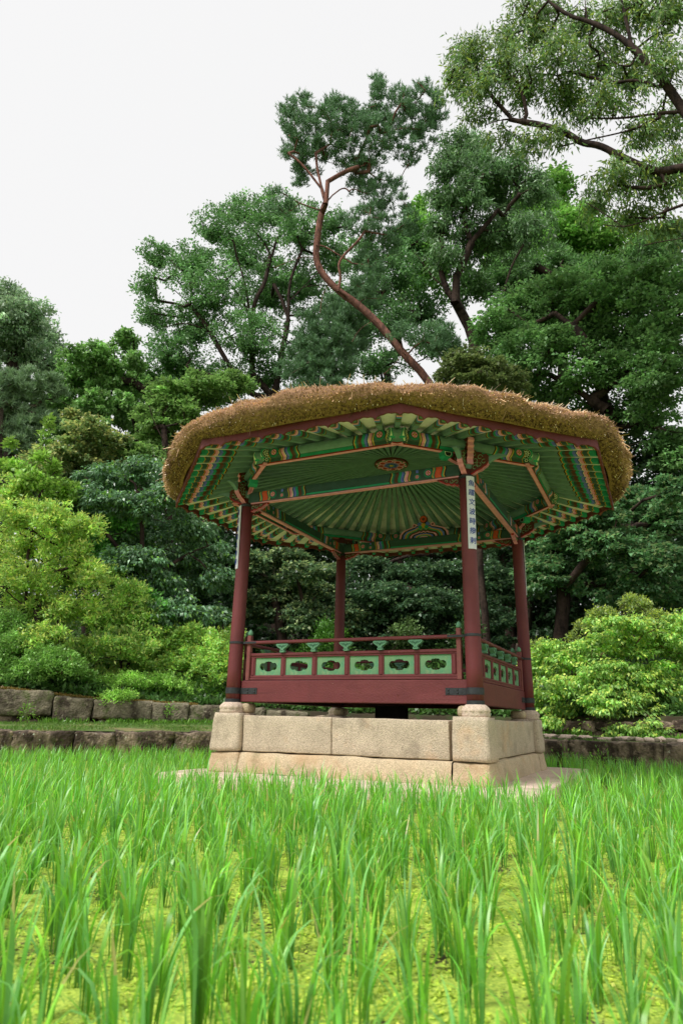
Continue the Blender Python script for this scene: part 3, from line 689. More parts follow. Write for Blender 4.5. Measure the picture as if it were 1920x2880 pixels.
for i in range(9):
    th = math.atan((-1+2*i/9)*HE/AE); me = raftermesh(th)
    for k in range(8): inst('rafter', me, pav, rotz(k*math.pi/4+math.pi/8*0))
# soffit boards above the rafters
for k in range(8):
    mb = MB(); n = 10; vs = []
    for q, dz in ((.02, .048), (AE+.01, .048), (AE+.01, .07), (.02, .07)):
        for s_ in (-1, 1): vs.append((q, s_*q*math.tan(math.pi/8)*.999, rz_(q)+dz))
    mb.add(vs, [(0, 1, 3, 2), (4, 5, 7, 6), (2, 3, 5, 4)]); mb.obj('soffit_board', 'soffit', pav).matrix_local = rotz(k*math.pi/4)
    # seam battens across the boards
# eave boards with a scalloped lower edge
AO = 2.23
mb = MB(); n = 135; vs = []; hw_ = AO*math.tan(math.pi/8)
def scal(s_):
    t = ((s_/hw_+1)/2*9) % 1
    return .030*max(0, math.sin(math.pi*t))**.6+.006*math.sin(3*math.pi*t)**2
for i in range(n+1):
    s_ = -1+2*i/n
    for (a, z) in ((AO, 2.098+scal(s_*hw_)), (AO-.02, 2.098+scal(s_*hw_)), (AO-.02, 2.19), (AO, 2.19)):
        vs.append((a, s_*a*math.tan(math.pi/8)*.9995, z))
mb.add(vs, [(i*4+j, i*4+4+j, i*4+4+(j+1) % 4, i*4+(j+1) % 4) for i in range(n) for j in range(4)]+[(0, 1, 2, 3), (n*4+3, n*4+2, n*4+1, n*4)])
me_eave = mb.mesh('eave_board', 'red')
for k in range(8): inst('eave_board', me_eave, pav, rotz(k*math.pi/4))
# ceiling medallion
mb = MB(); z0 = 2.617
mb.lathe([(.19, z0+.02), (.19, z0), (.0005, z0-.0001)][::-1], 40, (0, 0), P['maroon']); lay = [0]
def dz():
    lay[0] += .0015; return z0-.001-lay[0]
zA, zB, zC, zD_ = dz(), dz(), dz(), dz()
for k in range(8):
    t = 2*math.pi*k/8+.2
    for z, r, R_, c in ((zA, .062, .108, 'bright'), (zB, .052, .108, 'peach'), (zC, .027, .118, 'red')):
        mb.disc((R_*math.cos(t), R_*math.sin(t), z), (0, 0, -1), r, P[c], 14, up=(1, 0, 0))
    t += math.pi/8; mb.disc((.158*math.cos(t), .158*math.sin(t), zA+.0005), (0, 0, -1), .022, P['peach'], 8, up=(1, 0, 0))
for k in range(8):
    t = 2*math.pi*k/8+.2; mb.disc((.055*math.cos(t), .055*math.sin(t), zD_), (0, 0, -1), .028, P['blue'], 10, up=(1, 0, 0)); mb.disc((.052*math.cos(t), .052*math.sin(t), zD_-.001), (0, 0, -1), .010, P['navy'], 8, up=(1, 0, 0))
mb.disc((0, 0, zD_-.002), (0, 0, -1), .032, P['bright'], 14, up=(1, 0, 0)); mb.disc((0, 0, zD_-.003), (0, 0, -1), .022, P['yellow'], 12, up=(1, 0, 0))
mb.obj('ceiling_medallion', 'paint', pav)
# plaques with lettering on the four columns
texts = {(1, -1): '魚躍文波時撥剌', (-1, -1): '鶯留深樹久徘徊'}
for sx, sy in cols4:
    ang = math.atan2(sy, sx); zc = 1.59; h = HB+(HT-HB)*zc/1.93
    T = Matrix.Translation((h*sx, h*sy, zc)) @ rotz(ang+math.pi/2) @ Matrix.Rotation(.007, 4, 'X') @ Matrix.Translation((0, -.071, 0))
    mb = MB(); n = 6; vs = []                 # slightly dished board
    for z in (-.325, .325):
        for i in range(n+1):
            x = -.038+.076*i/n; vs.append((x, .010*(x/.038)**2-.004, z))
        for i in range(n+1):
            x = .038-.076*i/n; vs.append((x, .010*(x/.038)**2+.003, z))
    m_ = 2*(n+1); mb.add(vs, [tuple(range(m_))[::-1], tuple(range(m_, 2*m_))]+[(i, (i+1) % m_, m_+(i+1) % m_, m_+i) for i in range(m_)])
    for a in (-.025, .025):
        for z in (-.30, .30): mb.disc((a, -.0025+.002, z), (0, -1, 0), .005, s2l((150, 100, 60)), 8)
    pl = bpy.data.objects.new('plaque', mb.mesh('plaque', 'white')); pl.matrix_local = T; fin(pl, pav)
    if (sx, sy) in texts:
        for i, chh in enumerate(texts[(sx, sy)]):
            cu = bpy.data.curves.new('lettering', 'FONT'); cu.body = chh; cu.size = .062; cu.align_x = 'CENTER'; cu.align_y = 'CENTER'; cu.extrude = .0008; cu.offset = .0003; cu.resolution_u = 3
            to = bpy.data.objects.new('tmp_letter', cu); COL.objects.link(to); dg = bpy.context.evaluated_depsgraph_get(); dg.update()
            me = bpy.data.meshes.new_from_object(to.evaluated_get(dg)); COL.objects.unlink(to); bpy.data.objects.remove(to)
            me.materials.clear(); me.materials.append(M['ink'])
            xs_ = [v.co.x for v in me.vertices]
            lo = bpy.data.objects.new('lettering', me)
            lo.matrix_local = Matrix.Translation((.001, -.0052, .255-i*.0855)) @ Matrix.Rotation(math.pi/2, 4, 'X') @ Matrix.Rotation(-.06, 4, 'Z'); fin(lo, pl)

# ------------------------------------------------------------------ thatch
def octr(A, th):
    k = math.pi/4; t = (th+k/2) % k-k/2; return A/np.cos(t)
prof = [(-.04, 2.184), (0, 2.188), (.05, 2.198), (.10, 2.216), (.135, 2.24), (.155, 2.275), (.162, 2.315), (.150, 2.345), (.115, 2.372), (.05, 2.395), (-.04, 2.42), (-.15, 2.45), (-.35, 2.51), (-.65, 2.60), (-1.0, 2.74), (-1.5, 2.90), (-2.0, 3.03), (-2.3, 3.06)]
pr = []                                   # resample
for (a, b), (c, d) in zip(prof[:-1], prof[1:]):
    m_ = max(2, int(math.hypot(c-a, d-b)/.022)); m_ = min(m_, 8)
    for i in range(m_): pr.append((a+(c-a)*i/m_, b+(d-b)*i/m_))
pr.append(prof[-1]); pr = np.array(pr); cum = np.concatenate([[0], np.cumsum(np.hypot(*(pr[1:]-pr[:-1]).T))])
NT = 420
def thatch_pt(th, j):
    a, z = pr[j]; R = .42*octr(2.23, th)+.58*2.325
    if a < -.04: R = R if a > -1.9 else 2.33
    r = max(.01, R+a); x, y = r*math.cos(th), r*math.sin(th)
    wv = .046*noise.noise(Vector((math.cos(th)*2.6, math.sin(th)*2.6, 3)))+.010*noise.noise(Vector((math.cos(th)*9, math.sin(th)*9, 7)))
    k_ = min(1, max(0, (z-2.20)/.12)); d = noise.noise_vector(Vector((x*5, y*5, z*9)))*.032+noise.noise_vector(Vector((x*16, y*16, z*26)))*.012
    return (x+d.x*k_, y+d.y*k_, z+(wv*2+d.z)*k_)
TV = np.array([[thatch_pt(2*math.pi*i/NT, j) for i in range(NT)] for j in range(len(pr))])
J = len(pr); jj, ii = np.meshgrid(np.arange(J-1), np.arange(NT), indexing='ij')
TF = np.stack([jj*NT+ii, jj*NT+(ii+1) % NT, (jj+1)*NT+(ii+1) % NT, (jj+1)*NT+ii], -1).reshape(-1, 4)
th_o = fin(bpy.data.objects.new('thatched_roof', npmesh('thatched_roof', TV.reshape(-1, 3), TF, None, 'thatch', True)), pav)
def straws(N, lo, hi, len0, len1, wid, out, seed):
    rg = np.random.default_rng(seed); jf = rg.uniform(lo, hi, N)*(J-1.001); i_f = rg.uniform(0, NT, N)
    # uniform by arc length between lo and hi (given as arc fractions)
    s_ = rg.uniform(lo, hi, N); jf = np.interp(s_, cum, np.arange(J)); j0 = np.minimum(jf.astype(int), J-2); fj = (jf-j0)[:, None]
    i0 = i_f.astype(int) % NT; fi = (i_f-np.floor(i_f))[:, None]; i1 = (i0+1) % NT
    p = (TV[j0, i0]*(1-fi)+TV[j0, i1]*fi)*(1-fj)+(TV[j0+1, i0]*(1-fi)+TV[j0+1, i1]*fi)*fj
    du = TV[j0, i1]-TV[j0, i0]; dv = TV[j0+1, i0]-TV[j0, i0]; nr = np.cross(du, dv); nr /= np.linalg.norm(nr, axis=1)[:, None]
    rad = np.stack([p[:, 0], p[:, 1], np.zeros(N)], 1); rad /= np.linalg.norm(rad, axis=1)[:, None]
    dn = -dv/np.linalg.norm(dv, axis=1)[:, None]
    d = nr*out[0]+rad*out[1]+dn*out[2]+rg.normal(0, out[3], (N, 3)); d /= np.linalg.norm(d, axis=1)[:, None]
    L_ = rg.uniform(len0, len1, N)[:, None]*np.where(rg.random(N)[:, None] < .03, 1.7, 1); sd = np.cross(d, rg.normal(0, 1, (N, 3))); sd /= np.linalg.norm(sd, axis=1)[:, None]
    wv = wid*rg.uniform(.6, 1.2, N)[:, None]; b = p-nr*.012
    V = np.stack([b-sd*wv/2, b+sd*wv/2, b+d*L_+sd*wv*.3, b+d*L_-sd*wv*.3], 1).reshape(-1, 3)
    F = np.arange(4*N).reshape(N, 4)
    z = p[:, 2]; th = np.arctan2(p[:, 1], p[:, 0])
    band = np.array([noise.noise(Vector((math.cos(t)*5, math.sin(t)*5, zz*14))) for t, zz in zip(th, z)])
    light = np.array(s2l((252, 234, 208))); tan = np.array(s2l((232, 190, 150))); dk = np.array(s2l((92, 66, 50)))
    k_ = np.clip((s_-.14)/.17+band*1.1, 0, 1)[:, None]; base = dk*(1-k_)+tan*k_
    k2 = np.clip((s_-.30)/.14+band*.3, 0, 1)[:, None]; base = base*(1-k2)+light*k2
    base = base*rg.uniform(.6, 1.35, N)[:, None]; m_ = rg.random(N) < .04; base[m_] = light*1.25
    return V, F, base
parts = [straws(52000, .03, .50, .010, .030, .009, (1, .1, .1, .16), 1), straws(23000, .42, 1.3, .035, .09, .006, (.25, .4, 1, .22), 2), straws(420, .04, .5, .06, .13, .006, (.5, .1, .8, .4), 3), straws(1100, .28, .7, .04, .08, .006, (.7, .5, .4, .4), 4)]
V = []; Fc = []; Cc = []; off = 0
for v, f, c in parts: V.append(v); Fc.append(f+off); Cc.append(c); off += len(v)
fin(bpy.data.objects.new('straw', npmesh('straw', np.concatenate(V), np.concatenate(Fc), np.concatenate(Cc), 'straw')), th_o, kind='stuff')

# ------------------------------------------------------------------ vegetation
def leafcols(base, n, rg, jit=.22, hue=.12, tip=None, tipf=0):
    b = (np.array(s2l(base))*np.array([1, 1, 1.08]))[None]*np.exp(rg.normal(0, jit, (n, 1))); b = b*(1+rg.normal(0, hue, (n, 3))*np.array([.55, .25, .5]))
    if tip is not None: m_ = rg.random(n) < tipf; b[m_] = np.array(s2l(tip))*np.exp(rg.normal(0, .15, (m_.sum(), 1)))
    return np.clip(b, .002, .9)
def nrm(a): return a/np.maximum(np.linalg.norm(a, axis=-1, keepdims=True), 1e-9)
def leaves(pts, axis, nor, L, W, rg):
    "folded rhombic leaves"
    n = len(pts); axis = nrm(axis); side = nrm(np.cross(axis, nor)); nor = np.cross(side, axis)
    L = L*rg.uniform(.6, 1.25, (n, 1)); W = W*rg.uniform(.7, 1.2, (n, 1))
    a = pts; mid = pts+axis*L*.42; b = mid+side*W/2+nor*W*.16; d = mid-side*W/2+nor*W*.16; c = pts+axis*L-nor*L*.16
    return np.stack([a, b, c, d], 1).reshape(-1, 3), np.arange(4*n).reshape(n, 4)
def skeleton(trunk, limbs, targets, rg, step=.5, rmin=.012, rtrunk=.25, expo=.5):
    "nodes with parents: trunk and limb polylines, then every leaf cluster is joined to the nearest wood"
    N_ = []; par = []
    def addpath(path, start):
        k = start; path = [np.array(p) for p in path]
        for _ in range(2):          # round the corners of the drawn limb
            if len(path) > 2:
                q_ = [path[0]]
                for a_, b_ in zip(path[:-1], path[1:]): q_ += [a_*.75+b_*.25, a_*.25+b_*.75]
                path = q_+[path[-1]]
        for p in path:
            p = np.array(p); q = np.array(N_[k]) if k >= 0 else None
            if q is None: N_.append(p); par.append(-1); k = len(N_)-1; continue
            m_ = max(1, int(np.linalg.norm(p-q)/step))
            for t in range(1, m_+1):
                o = rg.normal(0, .05*step, 3) if t < m_ else 0
                N_.append(q+(p-q)*t/m_+o); par.append(k); k = len(N_)-1
    addpath(trunk, -1)
    for lb in limbs:
        A = np.array(N_); st = int(np.argmin(np.linalg.norm(A-np.array(lb[0]), axis=1))); addpath(lb[1:] if np.linalg.norm(A[st]-np.array(lb[0])) < 1e-3 else lb, st)
    key = len(N_); T = np.array(targets)
    if len(T):
        A = np.array(N_); dmin = np.array([np.min(np.linalg.norm(A-t, axis=1)) for t in T]); order = np.argsort(dmin)
        depth = [0]*len(N_)
        for t in T[order]:
            A = np.array(N_); d = np.linalg.norm(A-t, axis=1)+np.maximum(0, A[:, 2]-t[2])*.7
            k = int(np.argmin(d)); q = A[k]; ln = np.linalg.norm(t-q); m_ = max(1, min(6, int(ln/(step*.8))))
            bend = rg.normal(0, .12*ln, 3); bend[2] = abs(bend[2])*.6
            for s_ in range(1, m_+1):
                u = s_/m_; N_.append(q+(t-q)*u+bend*math.sin(math.pi*u)); par.append(k); k = len(N_)-1
    A = np.array(N_); cnt = np.zeros(len(A)); child = np.zeros(len(A), bool)
    for i in range(len(A)):
        if par[i] >= 0: child[par[i]] = True
    cnt[~child] = 1
    for i in range(len(A)-1, 0, -1):
        if par[i] >= 0: cnt[par[i]] += cnt[i]
    rad = rmin*cnt**expo; rad *= 1; mxr = rad.max(); sc_ = rtrunk/mxr if mxr > 0 else 1
    rad = rmin+(rad-rmin)*(rtrunk-rmin)/max(1e-6, mxr-rmin)
    return A, par, rad
def wood(A, par, rad, origin, name, m, parent, rcut=0):
    k = 5; P_ = np.array(par); idx = np.where((P_ >= 0) & (rad > rcut))[0]; p0 = A[P_[idx]]; p1 = A[idx]; d = nrm(p1-p0)
    r1 = rad[idx][:, None]; r0 = np.minimum(rad[P_[idx]][:, None], r1*1.25)
    ref = np.where(np.abs(d[:, 2:3]) < .9, np.array([[0, 0, 1.]]), np.array([[1., 0, 0]])); a = nrm(np.cross(d, ref)); b = np.cross(d, a)
    V = []
    for e, r in ((p0-d*r0*.4, r0), (p1+d*r1*.2, r1)):
        for i in range(k):
            t = 2*math.pi*i/k; V.append(e+(a*math.cos(t)+b*math.sin(t))*r)
    V = np.stack(V, 1)-np.array(origin); n = len(idx); F = []
    base = np.arange(n)[:, None]*2*k
    for i in range(k):
        j = (i+1) % k; F.append(np.concatenate([base+i, base+j, base+k+j, base+k+i], 1))
    F = np.stack(F, 1).reshape(-1, 4)
    return fin(bpy.data.objects.new(name, npmesh(name, V.reshape(-1, 3), F, None, m, True)), parent)
RV = np.array([math.cos(YAW), -math.sin(YAW), 0]); FV = np.array([math.sin(YAW), math.cos(YAW), 0])
GY = dict(layer=1.75, droop=1.5, bush=1.5, oak=1.3, hang=1.35)
def blobs3(blobs, D, rg, dj=.06, gx=1.12, gy=1.3):
    out = []
    for b in blobs:
        px, py, rx, ry = b[:4]; DD = (b[4] if len(b) > 4 else D)*(1+rg.uniform(-dj, dj)); c = np.array(at(px, py, DD)); d = ray(px, py)
        t = DD/math.hypot(d.x, d.y); out.append((c, gx*rx*t/F_PX, gy*ry*t/F_PX/math.sqrt(max(.3, 1-(d.z/d.length)**2))))
    return out
STYLE = dict(   # flatness of a clump, leaf axis (out, up, random), leaf normal (up, random)
    bush=(.8, (.7, .5, .7), (.8, .7)), layer=(.28, (.9, -.05, .5), (1., .32)), hang=(.7, (.35, -.75, .45), (.3, 1.)), oak=(.6, (.5, -.1, .8), (.8, .6)), droop=(.42, (.7, -.55, .35), (.8, .4)))
def foliage(name, blobs, D, n, L, W, base, style, m, parent, origin, rg, k=55, spread=1., tip=None, tipf=0, jit=.2, bias=.5, cjit=.22, flat=None):
    bl3 = blobs3(blobs, D, rg, gy=GY[style]); wts = np.array([a*b for _, a, b in bl3]); wts = wts/wts.sum(); nc = max(4, n//k)
    C = []; Rr = []
    for (c, a, b), w_ in zip(bl3, wts):
        q = max(2, int(round(nc*w_))); d = nrm(rg.normal(0, 1, (q, 3))); d[:, 2] = np.where(d[:, 2] < -.35, -d[:, 2], d[:, 2])
        r = rg.random((q, 1))**bias; dep = .8*(a+b)/2
        C.append(c+RV*(d[:, :1]*r*a)+FV*(d[:, 1:2]*r*dep)+np.array([0, 0, 1])*(d[:, 2:]*r*b)); Rr.append(np.full(q, math.sqrt(a*b/max(1, q))*.95*spread))
    ctr = sum(c*w_ for (c, a, b), w_ in zip(bl3, wts)); C = np.concatenate(C); Rr = np.concatenate(Rr)
    fl, ax, no = STYLE[style]; K = len(C)
    ci = np.repeat(np.arange(K), k); g = rg.normal(0, 1, (K*k, 3)); g[:, 2] *= fl
    pts = C[ci]+g*Rr[ci][:, None]; rel = nrm(pts-ctr+np.array([0, 0, .5])); rel[:, 2] *= .3; loc_ = nrm(g)
    axis = nrm(rel*.5+loc_*.5)*ax[0]+np.array([0, 0, ax[1]])+rg.normal(0, ax[2], pts.shape)
    nor = np.array([0, 0, no[0]])+rg.normal(0, no[1], pts.shape)
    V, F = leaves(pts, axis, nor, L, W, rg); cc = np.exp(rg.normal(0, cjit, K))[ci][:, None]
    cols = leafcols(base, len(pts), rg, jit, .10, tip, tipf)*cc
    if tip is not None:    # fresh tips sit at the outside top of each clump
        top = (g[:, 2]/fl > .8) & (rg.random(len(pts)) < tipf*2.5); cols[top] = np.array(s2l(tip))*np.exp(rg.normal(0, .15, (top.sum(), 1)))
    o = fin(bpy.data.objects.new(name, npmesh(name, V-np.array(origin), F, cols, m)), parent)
    return C, o
def needles(name, blobs, D, n, Ln, base, parent, origin, rg, k=18, per=9):
    "tufts of needles on short shoots, grouped in pads"
    bl3 = blobs3(blobs, D, rg, .03, 1.05, 1.15); wts = np.array([a*b for _, a, b in bl3]); wts /= wts.sum(); nt = n//per; nc = nt//k
    C = []; Rr = []
    for (c, a, b), w_ in zip(bl3, wts):
        q = max(3, int(round(nc*w_))); d = nrm(rg.normal(0, 1, (q, 3))); r = rg.random((q, 1))**.4; dep = .75*(a+b)/2
        C.append(c+RV*(d[:, :1]*r*a)+FV*(d[:, 1:2]*r*dep)+np.array([0, 0, 1])*(d[:, 2:]*r*b)); Rr.append(np.full(q, math.sqrt(a*b/max(1, q))*.55))
    C = np.concatenate(C); Rr = np.concatenate(Rr); K = len(C); ci = np.repeat(np.arange(K), k); g = rg.normal(0, 1, (K*k, 3)); g[:, 2] *= .5
    T = C[ci]+g*Rr[ci][:, None]; ti = np.repeat(np.arange(len(T)), per); m_ = len(ti)
    shoot = nrm(nrm(g)*.7+np.array([0, 0, .9])+rg.normal(0, .25, g.shape)); d = nrm(shoot[ti]+rg.normal(0, .55, (m_, 3)))
    b = T[ti]+shoot[ti]*rg.uniform(-.5, .5, (m_, 1))*Ln; sd = nrm(np.cross(d, rg.normal(0, 1, (m_, 3)))); wv = Ln*.085
    V = np.stack([b-sd*wv, b+sd*wv, b+d*Ln*rg.uniform(.7, 1.15, (m_, 1))], 1).reshape(-1, 3)-np.array(origin)
    cols = leafcols(base, m_, rg, .2, .08)*np.exp(rg.normal(0, .15, len(T)))[ti][:, None]
    o = fin(bpy.data.objects.new(name, npmesh(name, V, np.arange(3*m_).reshape(m_, 3), cols, 'needle')), parent)
    return C, o
def P3(path, D): return [np.array(at(*((p[0], p[1]) + ((p[2],) if len(p) > 2 else (D,))))) for p in path]
SEED = [100]
def plant(name, label, cat, D, blobs, n, L, W, base, style='oak', m='leaf', trunk=None, limbs=(), bark_='bark_dark', rt=.2, k=55, tmax=110, group=None, step=.6, rmin=.014, pine=False, tgt=True, sub=None, **kw):
    SEED[0] += 1; rg = np.random.default_rng(SEED[0]); bx = sum(b[0] for b in blobs)/len(blobs)
    if trunk is None: trunk = [(bx, max(b[1] for b in blobs))]
    tp = P3(trunk, D); x, y = tp[0][0], tp[0][1]; gz = terr(x, y)-.15
    if uu(x, y)[1] < lerp_tab(uu(x, y)[0], W2): gz = -.4
    origin = (x, y, gz); root = empty(name, origin, label, cat, group)
    if tp[0][2] > gz+.3: tp = [np.array([x+.15, y+.1, gz])]+tp
    else: tp[0][2] = gz
    if pine: C, o = needles('needles', blobs, D, n, L, base, root, origin, rg, **kw)
    else: C, o = foliage('crown' if cat == 'tree' else 'foliage', blobs, D, n, L, W, base, style, m, root, origin, rg, k=k, **kw)
    if len(C) > tmax: C = C[rg.choice(len(C), tmax, replace=False)]
    A, par, rad = skeleton(tp, [P3(l, D*.975) for l in limbs], C if tgt else [], rg, step, rmin, rt)
    wood(A, par, rad, origin, 'trunk' if cat == 'tree' else 'stems', bark_, root)
    return root
exec_order = 0
# far wooded hillside closing the view between the trunks
def wood_mass():
    rg = np.random.default_rng(5); N = 56000
    u = rg.uniform(-1.0, 1.0, N); D = rg.uniform(27, 52, N); a = np.arctan(u); fx, fy = math.sin(YAW), math.cos(YAW)
    x = CX+(fx*np.cos(a)+fy*np.sin(a))*D; y = CY+(fy*np.cos(a)-fx*np.sin(a))*D
    hmax = 7.2+1.6*np.sin(u*9)+1.4*np.sin(u*23+1)+.7*np.sin(u*51); z = np.array([terr(a_, b_) for a_, b_ in zip(x, y)])+rg.random(N)**.8*hmax
    pts = np.stack([x, y, z], 1); V, F = leaves(pts, rg.normal(0, 1, (N, 3)), np.array([0, 0, 1.])+rg.normal(0, .5, (N, 3)), .46, .26, rg)
    fin(bpy.data.objects.new('far_wood', npmesh('far_wood', V, F, leafcols((58, 92, 46), N, rg, .3), 'leaf')), kind='stuff')
wood_mass()
def undergrowth():
    rg = np.random.default_rng(6); N = 42000; u = rg.uniform(-.66, .66, N); d = .25+13*rg.random(N)**1.7
    P_ = []
    for a, b in zip(u, d):
        x, y = polar(a, lerp_tab(a, W2)+b); h = .35+.55*noise.noise(Vector((x*.8, y*.8, 3))); P_.append((x, y, terr(x, y)+max(.04, h*min(1, b/1.5))*random.random()))
    pts = np.array(P_); V, F = leaves(pts, rg.normal(0, 1, (N, 3))+np.array([0, 0, .5]), np.array([0, 0, 1.])+rg.normal(0, .6, (N, 3)), .12, .06, rg)
    fin(bpy.data.objects.new('undergrowth', npmesh('undergrowth', V, F, leafcols((84, 122, 58), N, rg, .3), 'leaf')), kind='stuff')
undergrowth()
G1 = 'trees behind the pavilion'
# big broadleaf left of the pine
plant('broadleaf_tree', 'large airy broadleaf tree with many dark forking limbs, left of the leaning pine', 'tree', 27,
    [(445, 740, 55, 50), (410, 820, 40, 45), (430, 910, 55, 60), (540, 780, 80, 75), (600, 670, 60, 60), (690, 620, 75, 55), (770, 620, 65, 60), (840, 680, 80, 80), (690, 740, 100, 80), (600, 850, 100, 80), (760, 850, 110, 90), (550, 950, 100, 80), (480, 1010, 80, 60), (700, 980, 110, 80), (850, 830, 80, 80), (600, 1080, 110, 60), (740, 1080, 100, 55), (860, 1040, 90, 70), (940, 760, 60, 80), (960, 900, 60, 80)],
    80000, .138, .078, (112, 156, 92), 'oak', trunk=[(780, 1500), (775, 1180), (770, 1120)], rt=.24, k=30, tmax=340, spread=.9, step=.8, rmin=.02, bias=.7,
    limbs=[[(770, 1120), (700, 1110), (640, 1020), (590, 930), (540, 860), (490, 815)], [(770, 1120), (710, 1050), (706, 950), (700, 870), (650, 800), (620, 760)], [(706, 950), (712, 850), (745, 800), (760, 720)], [(700, 870), (690, 800), (665, 720)], [(770, 1120), (790, 1000), (812, 900), (810, 800), (850, 700)], [(812, 900), (770, 800)], [(810, 850), (860, 800), (900, 760)], [(590, 930), (520, 905), (460, 920)], [(640, 1070), (580, 1050), (520, 1030)]])
# leaning red pine
plant('leaning_pine', 'leaning pine with bare reddish curved trunk and blue-green needle pads above the roof', 'tree', 19,
    [(880, 350, 100, 60), (1000, 400, 110, 55), (850, 430, 65, 45), (960, 330, 70, 40), (1085, 330, 85, 60), (1170, 300, 75, 50), (1225, 330, 40, 35), (1060, 265, 28, 38), (1065, 225, 10, 20), (1180, 262, 14, 20), (855, 285, 20, 20), (975, 300, 18, 16), (1150, 400, 70, 40), (815, 330, 35, 30), (1030, 490, 70, 40), (850, 500, 28, 28), (1080, 560, 70, 50), (1010, 610, 60, 40), (1090, 650, 60, 35), (1150, 620, 40, 25), (1060, 720, 60, 40), (790, 570, 40, 28), (1040, 790, 55, 55), (1190, 940, 90, 40), (1260, 980, 60, 40)],
    150000, .125, 0, (112, 150, 104), pine=True, bark_='bark_red', rt=.135, tmax=240, step=.35, rmin=.009, k=16,
    trunk=[(1325, 1700), (1322, 1300), (1213, 1074), (1131, 990), (1072, 916), (1009, 857), (951, 818), (904, 767), (886, 728), (892, 669), (900, 611), (915, 571)],
    limbs=[[(915, 571), (904, 530), (890, 466), (888, 430)], [(915, 571), (921, 510), (955, 490), (978, 478), (1025, 463)], [(915, 571), (935, 548), (966, 524), (985, 540)], [(904, 530), (850, 460), (810, 430)],
           [(951, 818), (958, 775), (950, 745), (965, 718), (1005, 680), (1030, 645), (1040, 600)], [(890, 690), (910, 690), (950, 715), (990, 740)], [(900, 590), (850, 575), (800, 545), (765, 527)], [(890, 725), (850, 720), (800, 740), (770, 752)], [(925, 800), (905, 830), (900, 880)], [(1050, 900), (1010, 925), (990, 960)], [(1131, 990), (1115, 1020), (1075, 1055)]])
plant('pine_tree', 'shorter soft grey-green pine just above the thatch, left of the leaning trunk', 'tree', 22,
    [(890, 950, 90, 60), (860, 1040, 80, 50), (960, 1000, 70, 60), (930, 880, 60, 40), (980, 930, 60, 60), (900, 1100, 90, 40), (1010, 860, 50, 50)], 52000, .17, 0, (112, 148, 104), pine=True, bark_='bark_grey', rt=.14, trunk=[(980, 1300), (960, 1100), (930, 1000)], tmax=50, k=16)
# great oak overhanging from the right
plant('overhanging_oak', 'great dark-limbed oak reaching in from the upper right with long hanging leaves', 'tree', 14,
    [(1300, 200, 50, 50), (1285, 260, 45, 45), (1350, 270, 60, 50), (1340, 160, 50, 40), (1420, 200, 70, 60), (1430, 120, 50, 40), (1500, 120, 60, 50), (1480, 260, 70, 60), (1480, 30, 45, 30), (1540, 60, 50, 40), (1570, 180, 80, 60), (1600, 280, 70, 45), (1640, 90, 60, 50), (1690, 200, 80, 60), (1700, 310, 60, 45), (1420, 400, 60, 25), (1500, 410, 60, 28), (1570, 400, 50, 30), (1640, 330, 50, 40), (1740, 60, 60, 60), (1820, 60, 70, 60), (1890, 50, 60, 70), (1780, 240, 70, 60), (1870, 190, 60, 60), (1890, 370, 55, 60), (1810, 390, 60, 50), (1730, 500, 80, 45), (1830, 530, 80, 60), (1900, 520, 60, 70), (1690, 580, 60, 40), (1780, 630, 80, 40), (1880, 650, 60, 40), (1350, 330, 60, 20)],
    30000, .165, .042, (116, 150, 84), 'hang', trunk=[(2250, 1500, 15), (2180, 900, 15), (2110, 600, 14.5)], rt=.15, k=20, tmax=520, step=.35, rmin=.011, spread=1.05, bias=.6, tip=(150, 170, 72), tipf=.15,
    limbs=[[(2110, 600, 14.5), (2000, 420), (1920, 304), (1855, 210), (1775, 126), (1714, 84), (1649, 56), (1607, 47), (1555, 14), (1520, -20)], [(1775, 126), (1757, 37), (1738, -20)], [(1649, 56), (1645, 0), (1640, -20)], [(1855, 243), (1785, 222), (1724, 234), (1658, 215), (1602, 201)], [(1785, 160), (1772, 190), (1720, 175), (1690, 130)],
           [(2110, 600, 14.5), (2000, 480), (1920, 468), (1855, 486), (1808, 468), (1738, 435), (1686, 407), (1635, 402), (1597, 374), (1527, 351), (1462, 341), (1420, 332), (1364, 351)], [(1434, 327), (1387, 276), (1340, 210)], [(1480, 320), (1470, 260), (1440, 200)], [(1920, 313), (1845, 318), (1752, 332), (1668, 332), (1620, 330)], [(1855, 330), (1790, 360), (1735, 375), (1640, 395), (1560, 415)],
           [(1960, 560), (1920, 575), (1855, 599), (1799, 627), (1752, 638), (1696, 631)], [(1855, 486), (1880, 520), (1800, 530), (1730, 520)], [(1752, 638), (1700, 600), (1650, 570)], [(2000, 660), (1920, 669), (1850, 680), (1810, 690)]])
# second oak right of the pine
plant('oak_tree', 'tall oak with two dark forked limbs between the leaning pine and the right edge', 'tree', 19,
    [(1290, 420, 55, 35), (1330, 440, 60, 40), (1260, 490, 55, 50), (1350, 510, 75, 60), (1240, 570, 40, 40), (1300, 580, 70, 55), (1400, 570, 70, 60), (1440, 480, 50, 40), (1500, 560, 55, 55), (1240, 650, 40, 40), (1330, 680, 80, 60), (1420, 680, 80, 60), (1250, 740, 50, 50), (1500, 660, 60, 50)],
    34000, .16, .052, (108, 146, 90), 'hang', trunk=[(1400, 1400), (1340, 960), (1280, 847)], rt=.17, k=26, tmax=240, step=.45, rmin=.012, bias=.6,
    limbs=[[(1280, 847), (1245, 800), (1225, 790), (1190, 740), (1165, 710)], [(1258, 820), (1237, 760), (1242, 700), (1240, 650), (1262, 620), (1275, 560)], [(1280, 847), (1282, 780), (1310, 720), (1325, 680), (1360, 640), (1400, 590)], [(1325, 680), (1310, 640), (1300, 600)], [(1400, 900), (1430, 760), (1470, 690), (1500, 640)]])
